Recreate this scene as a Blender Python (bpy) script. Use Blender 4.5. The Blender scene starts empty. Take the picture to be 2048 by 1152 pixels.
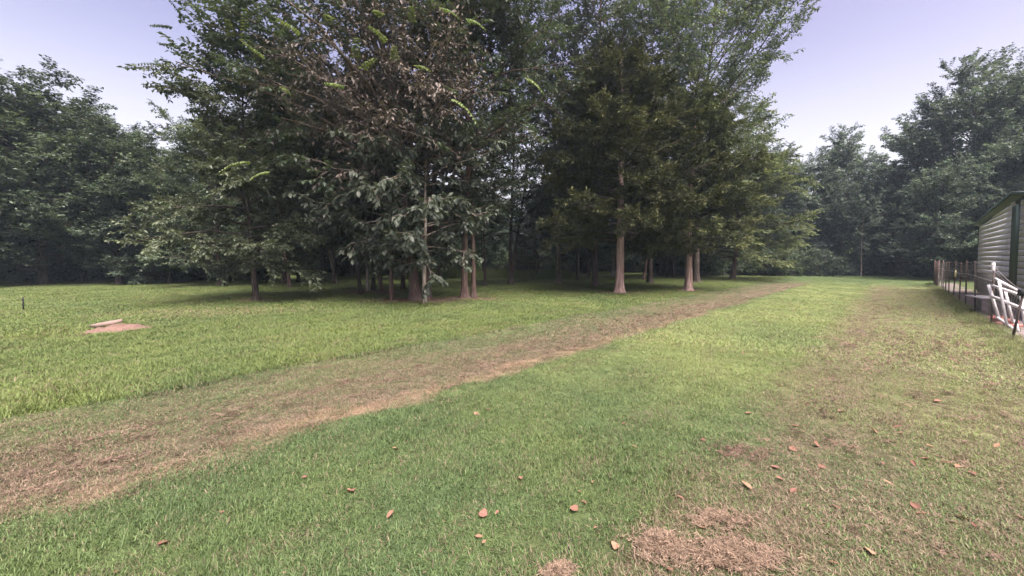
import bpy, math, numpy as np
from mathutils import Vector
R = math.radians
scene = bpy.context.scene
col = scene.collection

# ------------------------------------------------------------------ camera
CAM_H = 1.55
F = 768.0                      # focal length in pixels of the 2048 px wide photograph
PITCH = math.atan(30 / F)
SHIFT = -30 / 2048
cam_d = bpy.data.cameras.new('camera')
cam_d.sensor_width = 36
cam_d.lens = F / 2048 * 36
cam_d.shift_y = SHIFT
cam_d.clip_start = 0.05
cam_d.clip_end = 3000
cam = bpy.data.objects.new('camera', cam_d)
cam.location = (0, 0, CAM_H)
cam.rotation_euler = (R(90) - PITCH, 0, 0)
col.objects.link(cam)
scene.camera = cam

# ------------------------------------------------------------------ sky and sun
SUN_EL, SUN_AZ = R(60), R(150)          # azimuth clockwise from +Y
world = bpy.data.worlds.new('World')
scene.world = world
world.use_nodes = True
wn, wl = world.node_tree.nodes, world.node_tree.links
wn.clear()
sky = wn.new('ShaderNodeTexSky')
sky.sky_type = 'NISHITA'
sky.sun_disc = False
sky.sun_elevation = SUN_EL
sky.sun_rotation = SUN_AZ
sky.altitude = 100
sky.air_density = 1.0
sky.dust_density = 4.5
sky.ozone_density = 2.2
veil = wn.new('ShaderNodeMix'); veil.data_type = 'RGBA'; veil.blend_type = 'MIX'
veil.inputs['B'].default_value = (2.5, 2.5, 2.7, 1)      # pale evening haze brightening towards the horizon all round
bg = wn.new('ShaderNodeBackground')
bg.inputs['Strength'].default_value = 0.054
wo = wn.new('ShaderNodeOutputWorld')
tint = wn.new('ShaderNodeMix'); tint.data_type = 'RGBA'; tint.blend_type = 'MULTIPLY'
tint.inputs['Factor'].default_value = 1
tint.inputs['B'].default_value = (.96, .655, .63, 1)      # rosy dusk air
wl.new(sky.outputs['Color'], tint.inputs['A'])
wl.new(tint.outputs['Result'], veil.inputs['A'])
wl.new(veil.outputs['Result'], bg.inputs['Color'])
wtc = wn.new('ShaderNodeTexCoord'); wsx = wn.new('ShaderNodeSeparateXYZ'); wmr = wn.new('ShaderNodeMapRange')
wmr.interpolation_type = 'SMOOTHSTEP'
for k_, v_ in (('From Min', .46), ('From Max', .10), ('To Min', .0), ('To Max', 1.0)): wmr.inputs[k_].default_value = v_
wl.new(wtc.outputs['Generated'], wsx.inputs[0]); wl.new(wsx.outputs[2], wmr.inputs['Value']); wl.new(wmr.outputs[0], veil.inputs['Factor'])
wl.new(bg.outputs['Background'], wo.inputs['Surface'])

sun_d = bpy.data.lights.new('sun', 'SUN')
sun_d.energy = 1.5
sun_d.angle = R(46)
sun_d.color = (1.0, 0.98, 0.93)
sun = bpy.data.objects.new('sun', sun_d)
sd = Vector((math.sin(SUN_AZ) * math.cos(SUN_EL), math.cos(SUN_AZ) * math.cos(SUN_EL), math.sin(SUN_EL)))
sun.rotation_euler = sd.to_track_quat('Z', 'Y').to_euler()
sun.location = (8, -6, 12)
col.objects.link(sun)

scene.view_settings.view_transform = 'Standard'
scene.view_settings.look = 'None'
scene.view_settings.gamma = 1
scene.view_settings.exposure = 3.0
scene.view_settings.use_curve_mapping = False
scene.render.engine = 'CYCLES'
cy = scene.cycles
cy.use_denoising = True
cy.adaptive_threshold = .02
cy.max_bounces = 6
cy.diffuse_bounces = 3
cy.glossy_bounces = 2
cy.transmission_bounces = 4
cy.transparent_max_bounces = 4
cy.sample_clamp_indirect = 4
cy.caustics_reflective = False
cy.caustics_refractive = False

# ------------------------------------------------------------------ helpers
def gz(x, y):
    """height of the ground"""
    x = np.asarray(x, float); y = np.asarray(y, float)
    z = 0.020 * np.sin(x * 0.9 + 1.3) * np.sin(y * 0.7 + .4) + 0.012 * np.sin(x * 2.3 + y * 1.7)
    z = z - 0.05 * np.exp(-(((x + 8.4) / 0.9) ** 2 + ((y - 9.2) / 0.45) ** 2))
    u = (x - y) * .70711
    z = z + 0.03 / (1 + np.exp(np.clip((u + 6.0) * 2.5, -50, 50))) - 0.02
    return z

def ray(px, py):
    xc = (px - 1024) / F
    yc = (576 - py) / F + SHIFT * 2048 / F
    c, s = math.cos(PITCH), math.sin(PITCH)
    return np.array((xc, c + yc * s, -s + yc * c))

def on_ground(px, py):
    d = ray(px, py)
    t = -CAM_H / d[2]
    return d[0] * t, d[1] * t

def at_depth(px, py, depth):
    d = ray(px, py)
    t = depth / d[1]
    return np.array((d[0] * t, depth, CAM_H + d[2] * t))

def at_plane(px, py, u):
    """point on the vertical plane (x - y)/sqrt2 = u"""
    d = ray(px, py)
    t = u / ((d[0] - d[1]) * .70711)
    return np.array((d[0] * t, d[1] * t, CAM_H + d[2] * t))

def P(s, u, z=0.0):
    """point from distance along the fence direction (s) and across it (u)"""
    return np.array(((s + u) * .70711, (s - u) * .70711, z))

def mesh_from(name, V, faces, mats=(), attrs=None, smooth=False):
    me = bpy.data.meshes.new(name)
    V = np.ascontiguousarray(V, np.float32)
    me.vertices.add(len(V)); me.vertices.foreach_set('co', V.ravel())
    if isinstance(faces, np.ndarray): faces = [faces]
    faces = [f for f in faces if len(f)]
    loops = np.concatenate([f.ravel() for f in faces]).astype(np.int32)
    sizes = np.concatenate([np.full(len(f), f.shape[1], np.int32) for f in faces])
    starts = np.concatenate(([0], np.cumsum(sizes)[:-1])).astype(np.int32)
    me.loops.add(len(loops)); me.loops.foreach_set('vertex_index', loops)
    me.polygons.add(len(sizes)); me.polygons.foreach_set('loop_start', starts)
    if attrs:
        for k, a in attrs.items():
            at = me.attributes.new(k, 'FLOAT', 'POINT')
            at.data.foreach_set('value', np.ascontiguousarray(a, np.float32))
    me.update(calc_edges=True)
    if smooth:
        me.polygons.foreach_set('use_smooth', np.ones(len(sizes), bool))
    for m in mats: me.materials.append(m)
    return me

def obj(name, me, parent=None, loc=None):
    o = bpy.data.objects.new(name, me)
    col.objects.link(o)
    if parent: o.parent = parent
    if loc is not None: o.location = loc
    return o

def tag(o, label=None, cat=None, group=None, kind=None):
    if label: o['label'] = label
    if cat: o['category'] = cat
    if group: o['group'] = group
    if kind: o['kind'] = kind
    return o

def empty(name, loc, rz=0):
    o = bpy.data.objects.new(name, None)
    o.empty_display_size = .2
    o.location = loc; o.rotation_euler = (0, 0, rz)
    col.objects.link(o)
    return o

def norm(a):
    return a / np.maximum(np.linalg.norm(a, axis=-1, keepdims=True), 1e-9)

def tubes(pts, rad, sides, flute=None):
    """pts (N,n,3), rad (N,n) -> verts, quads"""
    N, n, _ = pts.shape
    t = np.empty_like(pts)
    t[:, 1:-1] = pts[:, 2:] - pts[:, :-2]; t[:, 0] = pts[:, 1] - pts[:, 0]; t[:, -1] = pts[:, -1] - pts[:, -2]
    t = norm(t)
    ref = np.where(np.abs(t[:, :1, 2:3]) > .8, np.array((1., 0, 0)), np.array((0, 0, 1.)))
    ref = np.broadcast_to(ref, t.shape)
    a = norm(np.cross(t, ref)); b = np.cross(a, t)
    th = np.arange(sides) * 2 * math.pi / sides
    r = np.repeat(rad[:, :, None], sides, 2)
    if flute is not None:
        r = r * flute(th, n)[None]
    V = pts[:, :, None] + r[..., None] * (a[:, :, None] * np.cos(th)[None, None, :, None] + b[:, :, None] * np.sin(th)[None, None, :, None])
    base = (np.arange(N) * n * sides)[:, None, None] + (np.arange(n - 1) * sides)[None, :, None]
    i = np.arange(sides); j = (i + 1) % sides
    Q = np.stack((base + i, base + j, base + sides + j, base + sides + i), -1).reshape(-1, 4)
    return V.reshape(-1, 3), Q

def boxes(items):
    """items: (cx,cy,cz,sx,sy,sz) -> verts, quads"""
    V, Q = [], []
    for k, (cx, cy, cz, sx, sy, sz) in enumerate(items):
        for dz in (-.5, .5):
            for dx, dy in ((-.5, -.5), (.5, -.5), (.5, .5), (-.5, .5)):
                V.append((cx + dx * sx, cy + dy * sy, cz + dz * sz))
        b = 8 * k
        Q += [(b, b + 3, b + 2, b + 1), (b + 4, b + 5, b + 6, b + 7)] + [(b + i, b + (i + 1) % 4, b + 4 + (i + 1) % 4, b + 4 + i) for i in range(4)]
    return np.array(V, float), np.array(Q)

def merge(parts):
    V, Fq, off = [], [], 0
    for v, f in parts:
        V.append(v); Fq.append(f + off); off += len(v)
    return np.concatenate(V), Fq

def beam(p, q, w, h, up=(0, 0, 1)):
    """squared bar from p to q"""
    p, q = np.array(p, float), np.array(q, float)
    d = norm(q - p); s = norm(np.cross(d, np.array(up, float))); t = np.cross(s, d)
    V = []
    for e in (p, q):
        for a, b in ((-1, -1), (1, -1), (1, 1), (-1, 1)):
            V.append(e + s * a * w / 2 + t * b * h / 2)
    Q = [(0, 3, 2, 1), (4, 5, 6, 7)] + [(i, (i + 1) % 4, 4 + (i + 1) % 4, 4 + i) for i in range(4)]
    return np.array(V), np.array(Q)

# ------------------------------------------------------------------ materials
def new_mat(name):
    m = bpy.data.materials.new(name); m.use_nodes = True
    nt = m.node_tree; nt.nodes.clear()
    out = nt.nodes.new('ShaderNodeOutputMaterial')
    return m, nt, out

def N_(nt, t, **kw):
    n = nt.nodes.new(t)
    for k, v in kw.items(): setattr(n, k, v)
    return n

def noise(nt, vec, scale, detail=4, rough=.55, dist=0):
    n = N_(nt, 'ShaderNodeTexNoise')
    n.inputs['Scale'].default_value = scale
    n.inputs['Detail'].default_value = detail
    n.inputs['Roughness'].default_value = rough
    n.inputs['Distortion'].default_value = dist
    if vec is not None: nt.links.new(vec, n.inputs['Vector'])
    return n

def math_(nt, op, a, b=None, c=None, clamp=False):
    n = N_(nt, 'ShaderNodeMath', operation=op, use_clamp=clamp)
    for i, v in enumerate((a, b, c)):
        if v is None: continue
        if isinstance(v, (int, float)): n.inputs[i].default_value = v
        else: nt.links.new(v, n.inputs[i])
    return n.outputs[0]

def mix_(nt, fac, a, b, blend='MIX'):
    n = N_(nt, 'ShaderNodeMix', data_type='RGBA', blend_type=blend)
    for k, v in (('Factor', fac), ('A', a), ('B', b)):
        if isinstance(v, (int, float)): n.inputs[k].default_value = v
        elif isinstance(v, tuple): n.inputs[k].default_value = (*v[:3], 1)
        else: nt.links.new(v, n.inputs[k])
    return n.outputs['Result']

def mapr(nt, v, a, b, c=0, d=1, smooth=False):
    n = N_(nt, 'ShaderNodeMapRange')
    if smooth: n.interpolation_type = 'SMOOTHSTEP'
    nt.links.new(v, n.inputs['Value'])
    for k, x in zip(('From Min', 'From Max', 'To Min', 'To Max'), (a, b, c, d)): n.inputs[k].default_value = x
    return n.outputs[0]

def leaf_mat(name, ca, cb, trans=.30, under=.35, rough=.5, spec=.35):
    m, nt, out = new_mat(name)
    at = N_(nt, 'ShaderNodeAttribute', attribute_name='tint')
    oi = N_(nt, 'ShaderNodeObjectInfo')
    base = mix_(nt, at.outputs['Fac'], ca, cb)
    hsv = N_(nt, 'ShaderNodeHueSaturation')
    nt.links.new(base, hsv.inputs['Color'])
    nt.links.new(mapr(nt, oi.outputs['Random'], 0, 1, .82, 1.18), hsv.inputs['Value'])
    nt.links.new(mapr(nt, oi.outputs['Random'], 0, 1, .485, .515), hsv.inputs['Hue'])
    ge = N_(nt, 'ShaderNodeNewGeometry')
    grey = mix_(nt, .5, hsv.outputs['Color'], (.13, .15, .11))
    colr = mix_(nt, math_(nt, 'MULTIPLY', ge.outputs['Backfacing'], under), hsv.outputs['Color'], grey)
    p = N_(nt, 'ShaderNodeBsdfPrincipled')
    nt.links.new(colr, p.inputs['Base Color'])
    p.inputs['Roughness'].default_value = rough
    p.inputs['Specular IOR Level'].default_value = spec
    tr = N_(nt, 'ShaderNodeBsdfTranslucent')
    nt.links.new(mix_(nt, 1.0, colr, (1.15, 1.2, .7), 'MULTIPLY'), tr.inputs['Color'])
    mx = N_(nt, 'ShaderNodeMixShader'); mx.inputs[0].default_value = trans
    nt.links.new(p.outputs[0], mx.inputs[1]); nt.links.new(tr.outputs[0], mx.inputs[2])
    nt.links.new(mx.outputs[0], out.inputs['Surface'])
    return m

def bark_mat(name, ca, cb, cc, scale=6.0, stretch=.12, bump=.6):
    m, nt, out = new_mat(name)
    tc = N_(nt, 'ShaderNodeTexCoord')
    mp = N_(nt, 'ShaderNodeMapping'); mp.inputs['Scale'].default_value = (1, 1, stretch)
    nt.links.new(tc.outputs['Object'], mp.inputs['Vector'])
    n1 = noise(nt, mp.outputs[0], scale * 3, 6, .65, .6)
    n2 = noise(nt, tc.outputs['Object'], 1.6, 3)
    rp = N_(nt, 'ShaderNodeValToRGB')
    e = rp.color_ramp.elements
    e[0].position = .34; e[0].color = (*ca, 1); e[1].position = .68; e[1].color = (*cc, 1)
    x = e.new(.5); x.color = (*cb, 1)
    nt.links.new(n1.outputs['Fac'], rp.inputs['Fac'])
    # lichen / moss blotches
    blot = mapr(nt, n2.outputs['Fac'], .55, .72)
    colr = mix_(nt, math_(nt, 'MULTIPLY', blot, .4), rp.outputs[0], (.16, .165, .13))
    p = N_(nt, 'ShaderNodeBsdfPrincipled')
    nt.links.new(colr, p.inputs['Base Color'])
    p.inputs['Roughness'].default_value = .9
    p.inputs['Specular IOR Level'].default_value = .15
    bp = N_(nt, 'ShaderNodeBump'); bp.inputs['Strength'].default_value = bump; bp.inputs['Distance'].default_value = .03
    nt.links.new(n1.outputs['Fac'], bp.inputs['Height'])
    nt.links.new(bp.outputs[0], p.inputs['Normal'])
    nt.links.new(p.outputs[0], out.inputs['Surface'])
    return m

def simple_mat(name, c, rough=.6, metal=0, var=.25, scale=8.0, c2=None, bump=0.0, spec=.4):
    m, nt, out = new_mat(name)
    tc = N_(nt, 'ShaderNodeTexCoord')
    n1 = noise(nt, tc.outputs['Object'], scale, 6, .65)
    f = mapr(nt, n1.outputs['Fac'], .3, .7)
    c2 = c2 or tuple(x * (1 - var) for x in c)
    p = N_(nt, 'ShaderNodeBsdfPrincipled')
    nt.links.new(mix_(nt, f, c2, c), p.inputs['Base Color'])
    p.inputs['Roughness'].default_value = rough
    p.inputs['Metallic'].default_value = metal
    p.inputs['Specular IOR Level'].default_value = spec
    if bump:
        bp = N_(nt, 'ShaderNodeBump'); bp.inputs['Strength'].default_value = bump; bp.inputs['Distance'].default_value = .02
        nt.links.new(n1.outputs['Fac'], bp.inputs['Height']); nt.links.new(bp.outputs[0], p.inputs['Normal'])
    nt.links.new(p.outputs[0], out.inputs['Surface'])
    return m

# --- the lawn: mown strips run parallel to the fence, so everything depends on u = (x - y)/sqrt2
BARE = [(*on_ground(840, 603), 1.5, .55), (*on_ground(935, 598), 1.25, .5), (*on_ground(748, 584), 1.5, .8),
        (*on_ground(1240, 587), .9, .55), (*on_ground(1378, 581), .7, .45), (*on_ground(513, 602), .55, .45),
        (*on_ground(800, 601), 1.0, .5), (*on_ground(420, 625), 2.6, 1.0, .30)]
SOIL = [(*on_ground(236, 660), .58, .66)]
def lawn_group():
    g = bpy.data.node_groups.new('lawn_zones', 'ShaderNodeTree')
    g.interface.new_socket('Dry', in_out='OUTPUT', socket_type='NodeSocketFloat')
    g.interface.new_socket('Straw', in_out='OUTPUT', socket_type='NodeSocketFloat')
    g.interface.new_socket('Tall', in_out='OUTPUT', socket_type='NodeSocketFloat')
    g.interface.new_socket('Bare', in_out='OUTPUT', socket_type='NodeSocketFloat')
    g.interface.new_socket('Patch', in_out='OUTPUT', socket_type='NodeSocketFloat')
    g.interface.new_socket('Soil', in_out='OUTPUT', socket_type='NodeSocketFloat')
    g.interface.new_socket('Sunny', in_out='OUTPUT', socket_type='NodeSocketFloat')
    nt = g
    go = g.nodes.new('NodeGroupOutput')
    ge = N_(nt, 'ShaderNodeNewGeometry')
    sx = N_(nt, 'ShaderNodeSeparateXYZ'); nt.links.new(ge.outputs['Position'], sx.inputs[0])
    X, Y = sx.outputs[0], sx.outputs[1]
    flat = N_(nt, 'ShaderNodeCombineXYZ'); nt.links.new(X, flat.inputs[0]); nt.links.new(Y, flat.inputs[1])
    rot = N_(nt, 'ShaderNodeVectorRotate', rotation_type='Z_AXIS'); rot.inputs['Angle'].default_value = R(45)
    nt.links.new(flat.outputs[0], rot.inputs['Vector'])
    st = N_(nt, 'ShaderNodeMapping'); st.inputs['Scale'].default_value = (1, .35, 1)
    nt.links.new(rot.outputs[0], st.inputs['Vector'])
    U = math_(nt, 'MULTIPLY', math_(nt, 'SUBTRACT', X, Y), .70711)
    nw = noise(nt, flat.outputs[0], 1.1, 5, .6)
    nw2 = noise(nt, flat.outputs[0], .55, 2)
    w = math_(nt, 'MULTIPLY', math_(nt, 'SUBTRACT', nw.outputs['Fac'], .5), .75)
    w = math_(nt, 'ADD', w, math_(nt, 'MULTIPLY', math_(nt, 'SUBTRACT', nw2.outputs['Fac'], .5), .5))
    Uw = math_(nt, 'ADD', U, w)
    # crisp mowing edge uses only a little wobble
    Ue = math_(nt, 'ADD', U, math_(nt, 'MULTIPLY', math_(nt, 'SUBTRACT', nw2.outputs['Fac'], .5), .12))
    tall = mapr(nt, Ue, -6.02, -5.98, 1, 0)
    far = mapr(nt, math_(nt, 'MULTIPLY', math_(nt, 'ADD', X, Y), .70711), 27, 34, 1, 0)
    rp = N_(nt, 'ShaderNodeValToRGB')
    nt.links.new(mapr(nt, Uw, -8, 4), rp.inputs['Fac'])
    el = rp.color_ramp.elements
    prof = [(-8, .10, 0), (-6.1, .12, 0), (-5.95, .36, 0), (-5.3, .48, 0), (-4.7, .66, .0), (-4.1, .78, .0), (-3.92, .78, .9), (-3.78, .6, .9), (-3.70, .3, .2),
            (-3.58, .10, 0), (-2.0, .10, 0), (-1.15, .14, 0), (-.9, .45, 0), (-.5, .64, 0), (-.05, .52, 0), (.3, .48, 0), (.8, .50, 0), (1.3, .40, 0), (1.6, .30, 0), (2.2, .5, 0)]
    while len(el) > 1: el.remove(el[-1])
    for k, (u, d, s) in enumerate(prof):
        e = el[0] if k == 0 else el.new((u + 8) / 12)
        e.position = (u + 8) / 12; e.color = (d, s, 0, 1)
    sr = N_(nt, 'ShaderNodeSeparateColor'); nt.links.new(rp.outputs[0], sr.inputs[0])
    n3 = noise(nt, st.outputs[0], 2.6, 6, .65, .3)
    n4 = noise(nt, flat.outputs[0], .45, 3)
    dry = math_(nt, 'MULTIPLY', sr.outputs[0], far)
    short = math_(nt, 'SUBTRACT', 1.0, tall)
    dry = math_(nt, 'ADD', math_(nt, 'MULTIPLY', math_(nt, 'MAXIMUM', dry, math_(nt, 'MULTIPLY', mapr(nt, Ue, -5.4, -5.2, .34, 0), far)), short), math_(nt, 'MULTIPLY', tall, .08))
    dry = math_(nt, 'ADD', dry, math_(nt, 'MULTIPLY', math_(nt, 'SUBTRACT', n3.outputs['Fac'], .5), 1.15))
    dry = math_(nt, 'ADD', dry, math_(nt, 'MULTIPLY', math_(nt, 'SUBTRACT', n4.outputs['Fac'], .5), .45), clamp=True)
    V_ = math_(nt, 'MULTIPLY', math_(nt, 'ADD', X, Y), .70711)
    straw = math_(nt, 'MULTIPLY', math_(nt, 'MULTIPLY', sr.outputs[1], math_(nt, 'MULTIPLY', mapr(nt, V_, 8, 13, 1, .0), mapr(nt, V_, -1, 1.5, .25, 1))), mapr(nt, n3.outputs['Fac'], .34, .56))
    straw = math_(nt, 'MULTIPLY', straw, mapr(nt, nw.outputs['Fac'], .36, .56, .35, 1))
    straw = math_(nt, 'MULTIPLY', straw, .8)
    def spots(lst, soft):
        acc = None
        for t in lst:
            x, y, rx, ry = t[:4]; amp = t[4] if len(t) > 4 else 1
            dx = math_(nt, 'DIVIDE', math_(nt, 'SUBTRACT', X, x), rx)
            dy = math_(nt, 'DIVIDE', math_(nt, 'SUBTRACT', Y, y), ry)
            r = math_(nt, 'SQRT', math_(nt, 'ADD', math_(nt, 'MULTIPLY', dx, dx), math_(nt, 'MULTIPLY', dy, dy)))
            r = math_(nt, 'ADD', r, math_(nt, 'MULTIPLY', math_(nt, 'SUBTRACT', nw.outputs['Fac'], .5), 1.5))
            v = math_(nt, 'MULTIPLY', mapr(nt, r, 1 - soft, 1 + soft, 1, 0, True), amp)
            acc = v if acc is None else math_(nt, 'MAXIMUM', acc, v)
        return acc
    for k, v in (('Dry', dry), ('Straw', straw), ('Tall', tall), ('Bare', spots(BARE, .5)), ('Patch', n4.outputs['Fac']), ('Soil', spots(SOIL, .18)),
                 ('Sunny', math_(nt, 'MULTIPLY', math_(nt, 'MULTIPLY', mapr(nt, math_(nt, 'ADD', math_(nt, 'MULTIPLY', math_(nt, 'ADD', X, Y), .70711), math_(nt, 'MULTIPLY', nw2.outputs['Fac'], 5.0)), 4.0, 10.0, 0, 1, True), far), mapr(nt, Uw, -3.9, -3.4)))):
        nt.links.new(v, go.inputs[k])
    return g
LAWN = lawn_group()

GREEN_A, GREEN_B = (.030, .054, .018), (.175, .262, .098)
TALL_A, TALL_B = (.058, .082, .022), (.215, .290, .088)
DRY_A, DRY_B = (.082, .062, .042), (.325, .258, .182)
STRAW = (.32, .232, .150)

def lawn_color(nt, rnd, dark=1.0):
    z = N_(nt, 'ShaderNodeGroup'); z.node_tree = LAWN
    g1 = mix_(nt, rnd, tuple(c * dark for c in GREEN_A), tuple(c * dark for c in GREEN_B))
    g2 = mix_(nt, rnd, tuple(c * dark for c in TALL_A), tuple(c * dark for c in TALL_B))
    green = mix_(nt, z.outputs['Tall'], g1, g2)
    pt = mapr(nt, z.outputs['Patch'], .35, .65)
    green = mix_(nt, math_(nt, 'MULTIPLY', z.outputs['Sunny'], .75), green, mix_(nt, rnd, (.18 * dark, .195 * dark, .065 * dark), (.385 * dark, .485 * dark, .185 * dark)))  # the green strip's own grass gets lighter and yellower towards its far end
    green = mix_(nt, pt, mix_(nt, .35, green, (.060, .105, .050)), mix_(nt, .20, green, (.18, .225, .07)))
    d = mix_(nt, rnd, tuple(c * dark for c in DRY_A), tuple(c * dark for c in DRY_B))
    d = mix_(nt, z.outputs['Straw'], d, STRAW)
    return z, green, d

def grass_mat():
    m, nt, out = new_mat('grass_blade')
    at = N_(nt, 'ShaderNodeAttribute', attribute_name='tint')
    at2 = N_(nt, 'ShaderNodeAttribute', attribute_name='pick')
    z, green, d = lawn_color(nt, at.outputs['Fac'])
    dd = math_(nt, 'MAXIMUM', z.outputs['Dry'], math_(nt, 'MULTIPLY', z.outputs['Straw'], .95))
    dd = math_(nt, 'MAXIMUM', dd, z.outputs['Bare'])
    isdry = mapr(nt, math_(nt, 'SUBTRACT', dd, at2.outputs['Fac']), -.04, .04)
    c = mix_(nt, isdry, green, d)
    p = N_(nt, 'ShaderNodeBsdfPrincipled'); nt.links.new(c, p.inputs['Base Color'])
    p.inputs['Roughness'].default_value = .55; p.inputs['Specular IOR Level'].default_value = .25
    tr = N_(nt, 'ShaderNodeBsdfTranslucent'); nt.links.new(c, tr.inputs['Color'])
    mx = N_(nt, 'ShaderNodeMixShader'); mx.inputs[0].default_value = .3
    nt.links.new(p.outputs[0], mx.inputs[1]); nt.links.new(tr.outputs[0], mx.inputs[2])
    nt.links.new(mx.outputs[0], out.inputs['Surface'])
    return m

def ground_mat():
    m, nt, out = new_mat('lawn_ground')
    ge = N_(nt, 'ShaderNodeNewGeometry')
    fine = noise(nt, ge.outputs['Position'], 42, 5, .7)
    mid = noise(nt, ge.outputs['Position'], 9, 5, .65)
    rnd = mapr(nt, mid.outputs['Fac'], .3, .7)
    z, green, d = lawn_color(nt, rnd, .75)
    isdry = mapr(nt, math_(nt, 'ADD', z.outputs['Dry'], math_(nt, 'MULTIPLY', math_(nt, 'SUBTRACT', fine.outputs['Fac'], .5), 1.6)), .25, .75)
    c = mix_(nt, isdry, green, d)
    c = mix_(nt, z.outputs['Straw'], c, STRAW)
    speck = mapr(nt, fine.outputs['Fac'], .35, .62)
    c = mix_(nt, speck, mix_(nt, .55, c, (.045, .040, .025)), c)
    litter = mix_(nt, rnd, (.085, .055, .042), (.20, .13, .10))
    c = mix_(nt, z.outputs['Bare'], c, litter)
    soil = mix_(nt, rnd, (.10, .07, .05), (.20, .135, .105))
    c = mix_(nt, z.outputs['Soil'], c, soil)
    p = N_(nt, 'ShaderNodeBsdfPrincipled'); nt.links.new(c, p.inputs['Base Color'])
    p.inputs['Roughness'].default_value = .95; p.inputs['Specular IOR Level'].default_value = .1
    bp = N_(nt, 'ShaderNodeBump'); bp.inputs['Strength'].default_value = .9; bp.inputs['Distance'].default_value = .04
    nt.links.new(math_(nt, 'ADD', fine.outputs['Fac'], mid.outputs['Fac']), bp.inputs['Height'])
    nt.links.new(bp.outputs[0], p.inputs['Normal'])
    nt.links.new(p.outputs[0], out.inputs['Surface'])
    return m

M = {}
M['ground'] = ground_mat()
M['grass'] = grass_mat()
M['bark_grey'] = bark_mat('bark_grey', (.030, .024, .020), (.085, .068, .056), (.17, .145, .12))
M['bark_dark'] = bark_mat('bark_dark', (.016, .013, .011), (.045, .036, .030), (.085, .072, .060))
M['bark_cedar'] = bark_mat('bark_cedar', (.12, .078, .065), (.30, .212, .180), (.48, .375, .33), 9, .045, .9)
M['bark_pale'] = bark_mat('bark_pale', (.09, .075, .06), (.21, .18, .15), (.36, .33, .29))
M['bark_red'] = bark_mat('bark_red', (.036, .024, .020), (.090, .062, .052), (.165, .122, .104), 7, .1)
M['leaf_elm'] = leaf_mat('leaf_elm', (0.0157, 0.0274, 0.0178), (0.0689, 0.0964, 0.0598))
M['leaf_brown'] = leaf_mat('leaf_brown', (0.0354, 0.0267, 0.0228), (0.1325, 0.1060, 0.0910), .12)
M['leaf_shoot'] = leaf_mat('leaf_shoot', (.085, .120, .040), (.170, .215, .080), .35)
M['leaf_big'] = leaf_mat('leaf_big', (0.0283, 0.0420, 0.0272), (0.0756, 0.0935, 0.0667), .22, .35, .5, .35)
M['leaf_beech'] = leaf_mat('leaf_beech', (0.0299, 0.0475, 0.0288), (0.1626, 0.2032, 0.1328), .3)
M['leaf_cedar'] = leaf_mat('leaf_cedar', (0.0330, 0.0440, 0.0198), (0.1437, 0.1610, 0.0713), .1, .1, .7, .15)
M['leaf_airy'] = leaf_mat('leaf_airy', (0.0328, 0.0505, 0.0282), (0.1388, 0.1772, 0.0984), .35)
M['leaf_oak'] = leaf_mat('leaf_oak', (0.0140, 0.0244, 0.0174), (0.0766, 0.1076, 0.0729))
M['leaf_wood'] = leaf_mat('leaf_wood', (0.0190, 0.0330, 0.0238), (0.1335, 0.1855, 0.1273))
M['leaf_yellow'] = leaf_mat('leaf_yellow', (0.0454, 0.0599, 0.0280), (0.1720, 0.1911, 0.0920), .35)
M['leaf_shrub'] = leaf_mat('leaf_shrub', (0.0212, 0.0367, 0.0202), (0.0870, 0.1228, 0.0631))
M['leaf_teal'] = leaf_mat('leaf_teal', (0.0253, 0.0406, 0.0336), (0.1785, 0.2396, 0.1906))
M['dead_leaf'] = leaf_mat('dead_leaf', (.155, .082, .058), (.30, .180, .125), .12, .0, .8, .15)
M['clippings'] = leaf_mat('clippings', (.070, .050, .037), (.30, .215, .162), .15, 0, .8, .1)
M['siding'] = simple_mat('siding', (.70, .685, .74), .6, 0, .12, 2.0, (.54, .52, .55))
M['green_paint'] = simple_mat('green_paint', (.062, .098, .082), .6, 0, .2, 5)
M['roof'] = simple_mat('roof', (.13, .17, .155), .5, .2, .25, 3)
M['skirt'] = simple_mat('skirt', (.13, .14, .125), .8, 0, .4, 6)
M['rust'] = simple_mat('rust', (.12, .075, .062), .85, .2, .5, 14, (.05, .032, .028), .4)
M['wire'] = simple_mat('wire', (.36, .33, .32), .6, .5, .3, 20)
M['post_dark'] = simple_mat('post_dark', (.075, .06, .055), .8, .2, .4, 12)
M['white_paint'] = simple_mat('white_paint', (.64, .63, .65), .55, 0, .15, 6, (.42, .40, .40))
M['yellow_plastic'] = simple_mat('yellow_plastic', (.80, .70, .36), .5, 0, .15, 6)
M['red_brick'] = simple_mat('red_brick', (.42, .16, .13), .85, 0, .4, 9, (.25, .10, .085), .3)
M['black'] = simple_mat('black_metal', (.02, .022, .022), .6, .3, .3)
M['slab'] = simple_mat('slab', (.22, .16, .135), .9, 0, .3, 10, (.17, .13, .11), .5)
M['soil'] = simple_mat('soil', (.20, .125, .098), .95, 0, .4, 14, (.085, .055, .042), 1.0)
M['gravel'] = simple_mat('gravel', (.25, .215, .21), .95, 0, .5, 30, (.10, .075, .068), 1.0)

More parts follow.
